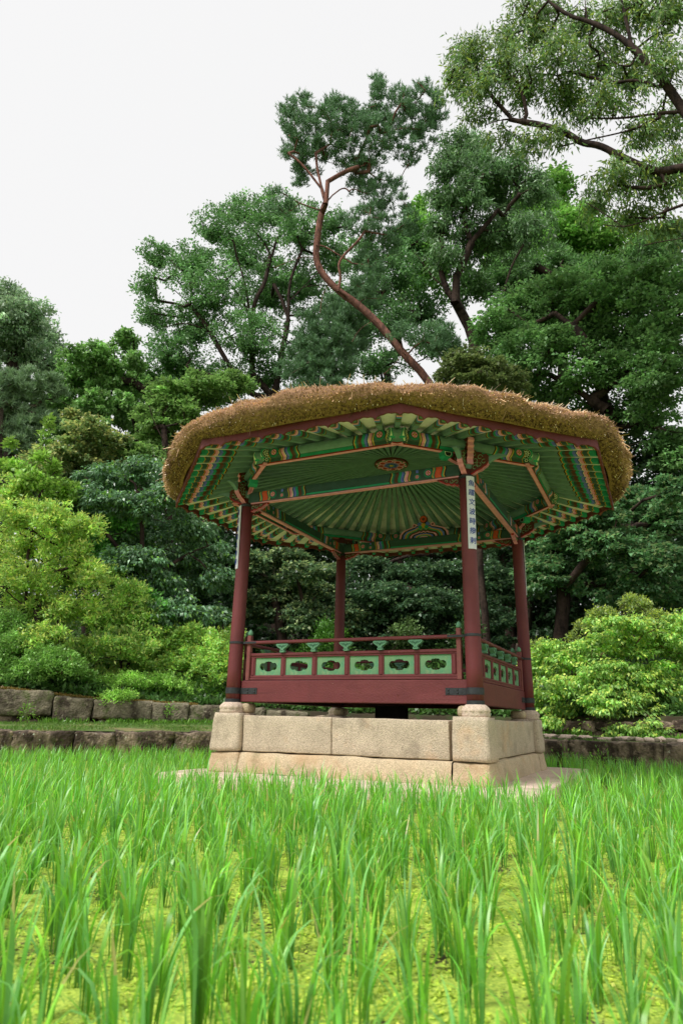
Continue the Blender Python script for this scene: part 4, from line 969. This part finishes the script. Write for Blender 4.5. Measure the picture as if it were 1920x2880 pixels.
plant('broadleaf_tree', 'mid green broadleaf crown directly behind the leaning pine trunk', 'tree', 26,
    [(1040, 860, 80, 70), (1120, 800, 70, 70), (1100, 930, 90, 60), (1000, 960, 80, 60), (1180, 900, 80, 60), (1060, 1040, 100, 40), (1150, 700, 50, 60), (1020, 740, 50, 50), (940, 640, 40, 40), (1230, 980, 70, 50)],
    30000, .14, .085, (106, 148, 90), 'oak', trunk=[(1120, 1600), (1100, 1150), (1080, 1000)], rt=.18, k=36, tmax=120, step=.7, rmin=.016, bias=.7)
plant('broadleaf_tree', 'rounded mid green crowns in the gap above the left end of the thatch', 'tree', 28,
    [(420, 1120, 50, 40), (500, 1060, 70, 40), (590, 1130, 90, 30), (480, 1180, 70, 40), (395, 1060, 26, 26)], 12000, .15, .09, (104, 148, 80), 'oak', trunk=[(520, 1600), (520, 1200)], rt=.15, k=40, tmax=50, step=.8)
plant('bright_maple', 'fresh green maple lit from behind, seen between the dark limbs near the skyline', 'tree', 27,
    [(1500, 640, 80, 60), (1560, 600, 50, 60), (1590, 680, 70, 50), (1670, 690, 65, 40), (1640, 640, 50, 40), (1180, 700, 50, 60), (1200, 800, 70, 60), (1460, 720, 80, 60), (1650, 760, 100, 60), (1780, 720, 90, 50), (1180, 620, 30, 30), (1570, 550, 30, 45)],
    34000, .18, .13, (128, 176, 84), 'layer', trunk=[(1580, 1400), (1580, 1000), (1590, 700)], rt=.22, k=45, tmax=110, step=.8, rmin=.02)
plant('broadleaf_tree', 'slender broadleaf tree behind the oak with thin slanting stems', 'tree', 24,
    [(1440, 800, 100, 60), (1560, 780, 80, 60), (1680, 800, 100, 50), (1840, 760, 90, 70), (1880, 700, 60, 50), (1330, 820, 60, 50)], 28000, .15, .08, (104, 144, 84), 'oak', trunk=[(1500, 1500), (1450, 1000), (1440, 800)], rt=.2, k=40, tmax=90, step=.7)
# maples on the right
plant('maple_tree', 'dark green layered maple filling the right edge above roof height', 'tree', 17.5,
    [(1500, 900, 110, 60), (1420, 960, 90, 50), (1600, 860, 110, 50), (1740, 860, 110, 60), (1850, 840, 100, 60), (1640, 960, 120, 70), (1520, 1020, 110, 60), (1780, 980, 110, 70), (1890, 960, 80, 80), (1400, 1060, 90, 40), (1540, 1120, 110, 40), (1700, 1080, 120, 60), (1860, 1100, 90, 70), (1820, 1200, 100, 60), (1900, 1290, 70, 70)],
    66000, .115, .085, (110, 150, 88), 'layer', trunk=[(1780, 1800), (1740, 1300), (1680, 1060)], rt=.24, k=55, tmax=150, step=.6,
    limbs=[[(1700, 1150), (1600, 1080), (1500, 1030)], [(1680, 1060), (1640, 940), (1560, 880)], [(1700, 1100), (1800, 1000), (1880, 900)]])
plant('maple_tree', 'small pale olive maple crown peeping over the thatch right of the pine trunk', 'tree', 15,
    [(1310, 1040, 60, 35), (1360, 1070, 70, 35), (1270, 1075, 40, 25), (1420, 1090, 60, 30)], 9000, .10, .07, (112, 128, 78), 'layer', trunk=[(1340, 1500), (1330, 1100)], rt=.09, k=45, tmax=40, step=.4)
plant('maple_tree', 'maple with pale layered sprays below the eaves at the right edge', 'tree', 15,
    [(1660, 1480, 110, 40), (1790, 1440, 100, 40), (1880, 1500, 80, 50), (1720, 1560, 110, 40), (1840, 1600, 90, 45), (1580, 1540, 80, 40), (1650, 1640, 110, 40), (1780, 1680, 100, 40), (1540, 1640, 80, 50), (1890, 1690, 60, 50), (1900, 1400, 50, 40)],
    44000, .095, .07, (98, 140, 90), 'layer', trunk=[(1560, 1900), (1590, 1650), (1560, 1560)], rt=.15, k=55, tmax=110, step=.5, tip=(138, 156, 110), tipf=.12)
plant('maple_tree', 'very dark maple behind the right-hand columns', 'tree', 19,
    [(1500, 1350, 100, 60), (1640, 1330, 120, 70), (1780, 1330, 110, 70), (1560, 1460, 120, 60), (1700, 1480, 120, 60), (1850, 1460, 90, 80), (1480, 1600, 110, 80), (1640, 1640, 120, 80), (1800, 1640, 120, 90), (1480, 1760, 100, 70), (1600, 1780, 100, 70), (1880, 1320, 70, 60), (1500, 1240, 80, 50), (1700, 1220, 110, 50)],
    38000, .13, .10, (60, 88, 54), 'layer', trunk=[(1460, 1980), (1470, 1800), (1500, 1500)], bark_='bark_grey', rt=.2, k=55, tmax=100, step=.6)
# maples seen through the pavilion
plant('maple_tree', 'maple with sunlit pale tiers seen between the two left columns', 'tree', 15.5,
    [(790, 1590, 90, 26), (860, 1620, 70, 22), (720, 1600, 40, 26), (820, 1660, 90, 26), (900, 1680, 60, 24), (740, 1720, 70, 40), (860, 1760, 80, 40), (960, 1760, 70, 40), (930, 1620, 40, 24)],
    30000, .095, .07, (98, 126, 86), 'layer', trunk=[(800, 1980), (795, 1800), (770, 1680)], rt=.12, k=50, tmax=90, step=.45, tip=(160, 176, 122), tipf=.16)
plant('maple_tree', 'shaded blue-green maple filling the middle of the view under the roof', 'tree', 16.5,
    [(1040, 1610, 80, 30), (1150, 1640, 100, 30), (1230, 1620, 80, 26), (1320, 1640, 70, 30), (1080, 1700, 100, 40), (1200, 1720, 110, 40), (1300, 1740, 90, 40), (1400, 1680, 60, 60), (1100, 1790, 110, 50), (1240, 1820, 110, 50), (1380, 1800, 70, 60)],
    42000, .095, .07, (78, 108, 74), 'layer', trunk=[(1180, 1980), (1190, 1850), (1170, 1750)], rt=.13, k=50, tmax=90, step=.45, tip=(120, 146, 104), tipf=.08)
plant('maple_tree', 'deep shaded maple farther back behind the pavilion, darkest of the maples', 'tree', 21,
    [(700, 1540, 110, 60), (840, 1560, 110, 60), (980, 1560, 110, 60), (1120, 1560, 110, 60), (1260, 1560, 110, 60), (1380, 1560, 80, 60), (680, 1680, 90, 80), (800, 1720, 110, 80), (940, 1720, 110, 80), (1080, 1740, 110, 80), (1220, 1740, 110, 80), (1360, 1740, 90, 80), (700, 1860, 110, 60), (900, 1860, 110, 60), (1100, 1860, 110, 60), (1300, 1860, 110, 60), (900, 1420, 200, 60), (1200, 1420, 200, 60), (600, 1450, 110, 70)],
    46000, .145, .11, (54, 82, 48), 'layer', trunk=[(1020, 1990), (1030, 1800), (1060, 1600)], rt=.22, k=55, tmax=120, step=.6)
for i, (px, D_, lab) in enumerate(((905, 14.6, 'low leafy undergrowth behind the front railing between the left and rear columns'), (1120, 15.2, 'pale leafy undergrowth seen over the railing near the middle'), (1290, 15.0, 'dark undergrowth seen over the railing beside the near column'))):
    plant('undergrowth_shrub', lab, 'shrub', D_, [(px, 1870, 90, 50), (px+50, 1930, 90, 40), (px-60, 1930, 80, 40), (px+20, 1800, 40, 40)], 9000, .07, .04, ((90, 140, 52), (98, 124, 70), (64, 94, 46))[i], 'bush', rt=.03, k=40, tmax=30, step=.25, rmin=.006)
# left side
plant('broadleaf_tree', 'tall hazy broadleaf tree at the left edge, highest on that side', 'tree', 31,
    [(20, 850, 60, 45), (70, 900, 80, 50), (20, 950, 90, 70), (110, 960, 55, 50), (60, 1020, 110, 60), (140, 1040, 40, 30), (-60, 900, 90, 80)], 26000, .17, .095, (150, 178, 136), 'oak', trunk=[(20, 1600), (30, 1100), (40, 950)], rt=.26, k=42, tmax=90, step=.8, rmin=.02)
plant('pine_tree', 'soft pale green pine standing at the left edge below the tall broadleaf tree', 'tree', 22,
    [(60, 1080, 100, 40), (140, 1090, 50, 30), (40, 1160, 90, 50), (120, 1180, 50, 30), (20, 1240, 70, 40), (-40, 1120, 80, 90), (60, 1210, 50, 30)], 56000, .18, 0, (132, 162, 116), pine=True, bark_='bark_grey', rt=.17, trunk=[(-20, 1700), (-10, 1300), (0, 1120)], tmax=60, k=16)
plant('broadleaf_tree', 'rich green tree with rounded leafy clumps left of the large airy tree', 'tree', 25,
    [(355, 970, 38, 30), (370, 1030, 35, 30), (270, 1020, 70, 40), (210, 1010, 40, 30), (220, 1080, 80, 50), (320, 1090, 70, 45), (380, 1110, 40, 50), (300, 1160, 90, 45), (180, 1150, 80, 50), (360, 1200, 60, 40), (230, 1220, 90, 40), (395, 1240, 30, 40)],
    40000, .14, .095, (126, 168, 92), 'oak', trunk=[(400, 1600), (400, 1250), (380, 1160)], rt=.2, k=50, tmax=120, step=.7, rmin=.018, spread=.75, limbs=[[(385, 1180), (420, 1150), (440, 1120)]])
plant('dogwood_tree', 'small tree flecked with yellowish blossom in front of the rich green tree', 'tree', 18,
    [(215, 1190, 35, 25), (250, 1230, 60, 32), (310, 1260, 60, 26), (200, 1290, 70, 35), (290, 1310, 70, 30), (130, 1300, 60, 30), (350, 1290, 40, 22), (120, 1360, 80, 40), (220, 1350, 80, 40)],
    22000, .11, .07, (132, 158, 96), 'layer', trunk=[(240, 1700), (240, 1400), (240, 1280)], rt=.1, k=45, tmax=70, step=.5, tip=(190, 192, 124), tipf=.22)
plant('broadleaf_tree', 'feathery yellow-green tree touching the thatch at its left', 'tree', 18,
    [(470, 1140, 70, 40), (560, 1110, 80, 36), (650, 1090, 60, 26), (430, 1200, 50, 40), (500, 1190, 60, 40), (440, 1270, 60, 40), (390, 1320, 60, 40), (470, 1330, 50, 40)],
    24000, .13, .07, (130, 166, 92), 'layer', trunk=[(480, 1700), (470, 1300), (460, 1200)], rt=.11, k=50, tmax=80, step=.5, limbs=[[(465, 1250), (430, 1180), (420, 1140)]])
plant('glossy_shrub', 'tall glossy-leaved shrub with drooping sprays left of the pavilion roof', 'shrub', 14.6,
    [(300, 1360, 80, 35), (400, 1340, 70, 35), (230, 1420, 90, 40), (340, 1440, 90, 40), (460, 1420, 70, 40), (180, 1500, 70, 40), (300, 1520, 90, 40), (420, 1510, 90, 40), (530, 1500, 70, 36), (380, 1590, 90, 40), (500, 1580, 90, 36), (600, 1570, 60, 30), (440, 1660, 90, 36), (560, 1650, 70, 34), (620, 1640, 50, 30), (500, 1730, 90, 36), (600, 1740, 40, 30), (420, 1740, 70, 40)],
    40000, .105, .052, (112, 150, 106), 'droop', m='glossleaf', trunk=[(440, 1950), (430, 1750), (400, 1600)], rt=.09, k=30, tmax=190, step=.35, rmin=.008, spread=1.05, tip=(120, 168, 70), tipf=.10, limbs=[[(410, 1640), (520, 1560), (600, 1530)], [(410, 1640), (300, 1500), (220, 1420)], [(400, 1600), (400, 1450), (380, 1360)]])
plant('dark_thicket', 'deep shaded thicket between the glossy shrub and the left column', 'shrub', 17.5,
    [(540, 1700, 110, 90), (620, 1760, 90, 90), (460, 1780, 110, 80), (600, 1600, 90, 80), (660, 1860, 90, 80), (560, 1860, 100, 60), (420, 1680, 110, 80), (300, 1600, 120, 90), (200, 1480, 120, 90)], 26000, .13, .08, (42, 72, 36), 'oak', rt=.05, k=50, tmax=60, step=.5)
plant('yellow_green_shrub', 'big bright yellow-green shrub at the left edge', 'shrub', 13.2,
    [(50, 1480, 90, 50), (150, 1470, 80, 45), (240, 1500, 50, 36), (70, 1560, 100, 50), (190, 1560, 80, 45), (60, 1650, 110, 50), (180, 1640, 80, 50), (90, 1740, 110, 50), (210, 1730, 70, 50), (260, 1640, 40, 40), (30, 1400, 60, 40), (130, 1810, 80, 40)],
    30000, .078, .033, (168, 206, 100), 'bush', trunk=[(120, 1960), (110, 1800)], rt=.05, k=34, tmax=140, step=.3, rmin=.006, tip=(206, 218, 112), tipf=.2, spread=.8)
plant('green_shrub', 'mid green spiky-leaved shrub right of the yellow-green one', 'shrub', 13.6,
    [(290, 1640, 60, 40), (350, 1700, 70, 45), (290, 1760, 80, 50), (390, 1760, 60, 45), (330, 1840, 100, 50), (430, 1840, 50, 45), (240, 1860, 80, 45), (380, 1910, 90, 40), (270, 1930, 90, 30)],
    28000, .074, .033, (162, 204, 102), 'bush', rt=.04, k=36, tmax=110, step=.3, rmin=.005, tip=(206, 222, 120), tipf=.2, spread=.8)
plant('leafy_shrub', 'shrub of larger leaves under the first bright green branches, centre of the left bank', 'shrub', 14.0,
    [(380, 1680, 50, 30), (430, 1730, 45, 30), (330, 1480, 60, 40), (260, 1540, 60, 40), (290, 1600, 60, 40)], 8000, .09, .055, (124, 190, 92), 'bush', rt=.03, k=34, tmax=60, step=.3, rmin=.005)
plant('fern_shrub', 'dark fine-leaved shrub with reddish stems just above the mossy wall at the left', 'shrub', 12.9,
    [(40, 1840, 100, 40), (140, 1880, 90, 40), (60, 1900, 110, 36), (200, 1910, 70, 32), (10, 1780, 60, 50)], 20000, .06, .026, (132, 178, 84), 'bush', bark_='bark_red', rt=.03, k=36, tmax=70, step=.25, rmin=.004)
plant('leafy_shrub', 'light green bush left of the front left column', 'shrub', 13.4,
    [(490, 1830, 60, 50), (540, 1800, 50, 30), (520, 1890, 70, 45), (600, 1860, 50, 60), (640, 1900, 50, 60), (560, 1940, 90, 30), (650, 1820, 40, 40), (460, 1900, 60, 40)],
    26000, .062, .032, (166, 210, 104), 'bush', rt=.03, k=36, tmax=80, step=.25, rmin=.004, tip=(190, 206, 96), tipf=.15, spread=.85)
plant('ground_cover', 'bright low ground cover spilling to the top of the upper wall', 'plants', 12.6,
    [(330, 1965, 60, 14), (410, 1965, 70, 20), (490, 1975, 60, 16), (560, 1980, 60, 14), (630, 1975, 50, 16), (450, 1930, 80, 26), (350, 1930, 70, 24), (560, 1950, 70, 24)], 18000, .045, .022, (164, 212, 96), 'bush', rt=.012, k=40, tmax=30, step=.2, rmin=.003)
plant('arching_shrub', 'shrub with long arching sprigs rising at the upper left', 'shrub', 13.6,
    [(30, 1330, 50, 22), (110, 1300, 20, 18), (130, 1200, 10, 18), (90, 1370, 60, 30), (150, 1330, 26, 22), (30, 1250, 14, 14), (170, 1400, 50, 30), (40, 1420, 70, 30), (122, 1240, 10, 14)], 4600, .10, .06, (150, 190, 84), 'bush', rt=.03, k=20, tmax=60, step=.3, rmin=.006, spread=.8)
# right bush
plant('drooping_bush', 'wide light green bush with drooping leafy sprays right of the pavilion', 'shrub', 12.2,
    [(1560, 1850, 60, 30), (1620, 1880, 90, 40), (1720, 1830, 110, 40), (1840, 1830, 100, 40), (1760, 1770, 90, 30), (1700, 1760, 60, 25), (1860, 1780, 60, 30), (1520, 1900, 40, 50), (1600, 1950, 90, 40), (1720, 1920, 110, 45), (1850, 1920, 90, 45), (1540, 1990, 40, 40), (1690, 1990, 50, 40), (1780, 2000, 70, 40), (1870, 2010, 60, 40), (1830, 2060, 50, 24), (1900, 2070, 30, 26), (1600, 2020, 30, 24), (1570, 2050, 14, 18), (1700, 2030, 24, 20), (1640, 2050, 40, 14), (1760, 2060, 50, 14), (1860, 2075, 50, 16), (1540, 2030, 20, 20), (1500, 1950, 14, 30), (1930, 1790, 60, 50), (1940, 1880, 50, 70), (1930, 1990, 50, 50), (1540, 1820, 40, 20), (1480, 1880, 16, 30)],
    36000, .07, .036, (150, 196, 96), 'droop', rt=.03, k=30, tmax=190, step=.25, rmin=.004, spread=.9, tip=(206, 226, 110), tipf=.2,
    trunk=[(1720, 2090), (1710, 2000)], bark_='bark_red')
plant('sprig_shrub', 'feathery shrub top poking above the drooping bush', 'shrub', 12.9,
    [(1790, 1715, 40, 26), (1700, 1740, 40, 22), (1640, 1770, 24, 14), (1610, 1800, 18, 12), (1850, 1750, 40, 24), (1770, 1690, 18, 14), (1530, 1815, 20, 8), (1500, 1812, 12, 6), (1740, 1770, 60, 26)], 9000, .055, .024, (150, 172, 100), 'bush', rt=.02, k=26, tmax=70, step=.2, rmin=.004, tip=(186, 204, 84), tipf=.2)

# ------------------------------------------------------------------ ground plants: terrace grass, wall weeds
def grassblades(N, region, Lr, W, base, name, seed, lean=.35, **props):
    rg = np.random.default_rng(seed); p = region(N, rg); n = len(p); d = nrm(np.array([0, 0, 1.])+rg.normal(0, lean, (n, 3)))
    sd = nrm(np.cross(d, rg.normal(0, 1, (n, 3)))); L_ = rg.uniform(*Lr, (n, 1)); b2 = nrm(d+rg.normal(0, .4, (n, 3)))
    V = np.stack([p-sd*W/2, p+sd*W/2, p+d*L_*.6+sd*W*.35, p+d*L_*.6+b2*L_*.4], 1).reshape(-1, 3)
    return fin(bpy.data.objects.new(name, npmesh(name, V, np.arange(4*n).reshape(n, 4), leafcols(base, n, rg, .25, .15), 'leaf')), kind='stuff', **props)
def terr_region(N, rg):
    u = rg.uniform(-.62, .62, N); t = rg.random(N); out = []
    for a, b in zip(u, t):
        d1, d2 = lerp_tab(a, W1)+.2, lerp_tab(a, W2); D = d1+(d2-d1)*b; x, y = polar(a, D)
        if noise.noise(Vector((x*1.1, y*1.1, 4)))+.25 < random.random()*.5 and b < .7: continue
        out.append((x, y, terz(a, D)-.01))
    return np.array(out)
grassblades(52000, terr_region, (.02, .055), .006, (104, 142, 58), 'terrace_grass', 21)
def wallfoot(N, rg):
    out = []
    for _ in range(N):
        a = rg.uniform(-.6, .6); D = lerp_tab(a, W2)-rg.random()**2*.3; x, y = polar(a, D)
        if noise.noise(Vector((x*1.6, y*1.6, 9))) > -.05: out.append((x, y, terz(a, D)-.01))
    return np.array(out)
grassblades(9000, wallfoot, (.05, .13), .009, (108, 156, 52), 'wall_foot_weeds', 22, lean=.5)
def moss_top(N, rg):
    out = []
    for _ in range(N):
        a = rg.uniform(-.6, -.2); D = lerp_tab(a, W2)+rg.uniform(-.02, .4); x, y = polar(a, D); out.append((x, y, lerp_tab(a, W2T)+rg.uniform(-.01, .02)))
    return np.array(out)
grassblades(16000, moss_top, (.01, .04), .008, (134, 112, 50), 'wall_top_moss', 23, lean=.9)
def weed(label, px, py, D, r, n, seed):
    rg = np.random.default_rng(seed); c = np.array(at(px, py, D)); root = empty('wall_weed', tuple(c), label, 'weed')
    pts = rg.normal(0, 1, (n, 3))*np.array([r, r*.5, r*.8]); V, F = leaves(pts, pts+np.array([0, 0, .02])+rg.normal(0, .02, (n, 3)), np.array([0, 0, 1.])+rg.normal(0, .5, (n, 3)), .05, .02, rg)
    fin(bpy.data.objects.new('leaves', npmesh('leaves', V, F, leafcols((120, 168, 60), n, rg), 'leaf')), root)
    mb = MB()
    for k in range(7): q = pts[k]; mb.tube([(0, 0, -r*1.3), tuple(q*.5+np.array([0, 0, -.01])), tuple(q)], .003, 4, s2l((90, 110, 50)))
    mb.obj('stems', 'paint', root)
weed('small leafy weed growing from a crack of the upper wall near its left end', 75, 2003, 11.8, .10, 130, 1)
weed('yellow-green trailing weed hanging over the upper wall right of its middle', 478, 1998, 11.75, .06, 60, 2)
weed('leafy weed at the foot of the paddy wall beside the stone platform', 1690, 2158, 9.6, .11, 200, 3)
weed('low weed at the paddy wall corner right behind the platform', 1590, 2158, 9.7, .11, 200, 4)

# ------------------------------------------------------------------ rice paddy
def rice_clump(seed, nb, seg, h=.205):
    "one clump of young rice: arching blades from a tight base; returns verts, faces, cols"
    rg = np.random.default_rng(seed); V = []; F = []; Cc = []; o = 0
    for b in range(nb):
        az = rg.uniform(0, 2*math.pi); H = h*rg.uniform(.5, 1.25); lean = rg.uniform(.05, .5); curl = rg.uniform(.2, 1.3)*(1 if rg.random() < .6 else 2.4)
        w_ = rg.uniform(.0015, .0040)*(.75 if H < .2 else 1); d = np.array([math.cos(az), math.sin(az), 0]); s_ = np.array([-d[1], d[0], 0]); tw = rg.uniform(-.9, .9)
        p = d*rg.uniform(0, .028)+np.array([0, 0, -.01]); ang = lean*.15; pts = []
        for i in range(seg+1):
            t = i/seg; pts.append((p.copy(), ang)); ang = lean*(.15+1.2*t)+curl*max(0, t-.4)**1.5*2.1; st = H*1.12/seg
            p = p+(d*math.sin(ang)+np.array([0, 0, 1])*math.cos(ang))*st
        col = np.array(s2l((124, 184, 64)))*math.exp(rg.normal(0, .22)); col *= np.array([1+rg.normal(0, .12), 1, 1+rg.normal(0, .2)])
        if rg.random() < .25: col = np.array(s2l((124, 184, 100)))*math.exp(rg.normal(0, .12))
        brown = rg.random() < .07
        for i, (q, a_) in enumerate(pts):
            t = i/seg; ww = w_*(.55+.9*min(t*2, 1))*(1 if t < .55 else max(.03, (1-t)/.45)**.8); tt = tw*t; sd = s_*math.cos(tt)+d*math.sin(tt)*.8
            V += [q-sd*ww, q+sd*ww]
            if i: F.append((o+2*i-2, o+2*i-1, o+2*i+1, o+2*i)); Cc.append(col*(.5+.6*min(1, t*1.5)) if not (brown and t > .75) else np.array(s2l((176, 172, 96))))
        o += 2*(seg+1)
    return np.array(V), np.array(F), np.array(Cc)
rg = np.random.default_rng(77); spots = []
sp = .166
for iy in range(-6, 95):
    for ix in range(-70, 75):
        lx = ix*sp+.07*math.sin(iy*2.4)+rg.normal(0, .032); ly = .72+iy*sp*.82+rg.normal(0, .03)
        p = np.array([CX, CY, 0])+RV*lx+FV*ly; u, D = uu(p[0], p[1])
        if ly < .62 or abs(lx) > ly*.56+.35 or D > lerp_tab(u, W1)-.12: continue
        if -1.56 < p[0] < 1.7 and -1.71 < p[1] < 1.7: continue
        spots.append((ly, p[0], p[1]))
spots.sort()
near = [s_ for s_ in spots if abs(uu(s_[1], s_[2])[0]) < .56][:300]; nearset = set(near); far = [s_ for s_ in spots if s_ not in nearset]
protos = []
for i in range(26):
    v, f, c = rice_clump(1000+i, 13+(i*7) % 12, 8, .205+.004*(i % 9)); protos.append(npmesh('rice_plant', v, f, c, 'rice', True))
for i, (ly, x, y) in enumerate(near):
    o = bpy.data.objects.new('rice_plant', protos[(i*11) % 26]); o.location = (x, y, WZ); s_ = rg.uniform(.85, 1.15); o.scale = (s_, s_, s_*rg.uniform(.82, 1.15)); o.rotation_euler = (0, 0, rg.uniform(0, 6.28))
    fin(o, label='young bright green rice plant standing in duckweed near the camera', category='rice plant', group='rice plants in the near part of the paddy')
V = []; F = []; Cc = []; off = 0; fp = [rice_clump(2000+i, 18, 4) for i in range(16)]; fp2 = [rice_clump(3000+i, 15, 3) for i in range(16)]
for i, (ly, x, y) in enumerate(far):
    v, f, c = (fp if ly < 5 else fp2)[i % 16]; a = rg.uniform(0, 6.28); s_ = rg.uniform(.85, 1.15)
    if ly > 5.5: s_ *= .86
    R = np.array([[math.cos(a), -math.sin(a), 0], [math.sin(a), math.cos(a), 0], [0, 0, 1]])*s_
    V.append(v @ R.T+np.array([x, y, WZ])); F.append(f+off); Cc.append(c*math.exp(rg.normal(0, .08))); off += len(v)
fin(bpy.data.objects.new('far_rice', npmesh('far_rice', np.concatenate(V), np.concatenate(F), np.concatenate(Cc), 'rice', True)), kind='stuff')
# floating duckweed fronds near the camera
N = 52000; ly = .75+3.2*rg.random(N)**.75; lx = rg.uniform(-1, 1, N)*(ly*.56+.1); pts = np.array([[CX, CY, WZ+.003]])+RV[None]*lx[:, None]+FV[None]*ly[:, None]
nv = np.array([noise.noise(Vector((p[0]*4.5, p[1]*4.5, 2)))+.5*noise.noise(Vector((p[0]*14, p[1]*14, 5))) for p in pts]); keep = nv > -.30+rg.random(N)*.30; pts = pts[keep]; n = len(pts)
r = rg.uniform(.003, .0062, (n, 1)); a = rg.uniform(0, 6.28, n); ax = np.stack([np.cos(a), np.sin(a), rg.normal(0, .25, n)], 1); ay = np.stack([-np.sin(a), np.cos(a), rg.normal(0, .25, n)], 1); pts[:, 2] += rg.uniform(0, .004, n)
V = np.stack([pts-ax*r-ay*r*.6, pts+ax*r-ay*r*.6, pts+ax*r+ay*r*.6, pts-ax*r+ay*r*.6], 1).reshape(-1, 3)
fin(bpy.data.objects.new('duckweed', npmesh('duckweed', V, np.arange(4*n).reshape(n, 4), leafcols((186, 208, 78), n, rg, .3, .1), 'leaf')), kind='stuff')
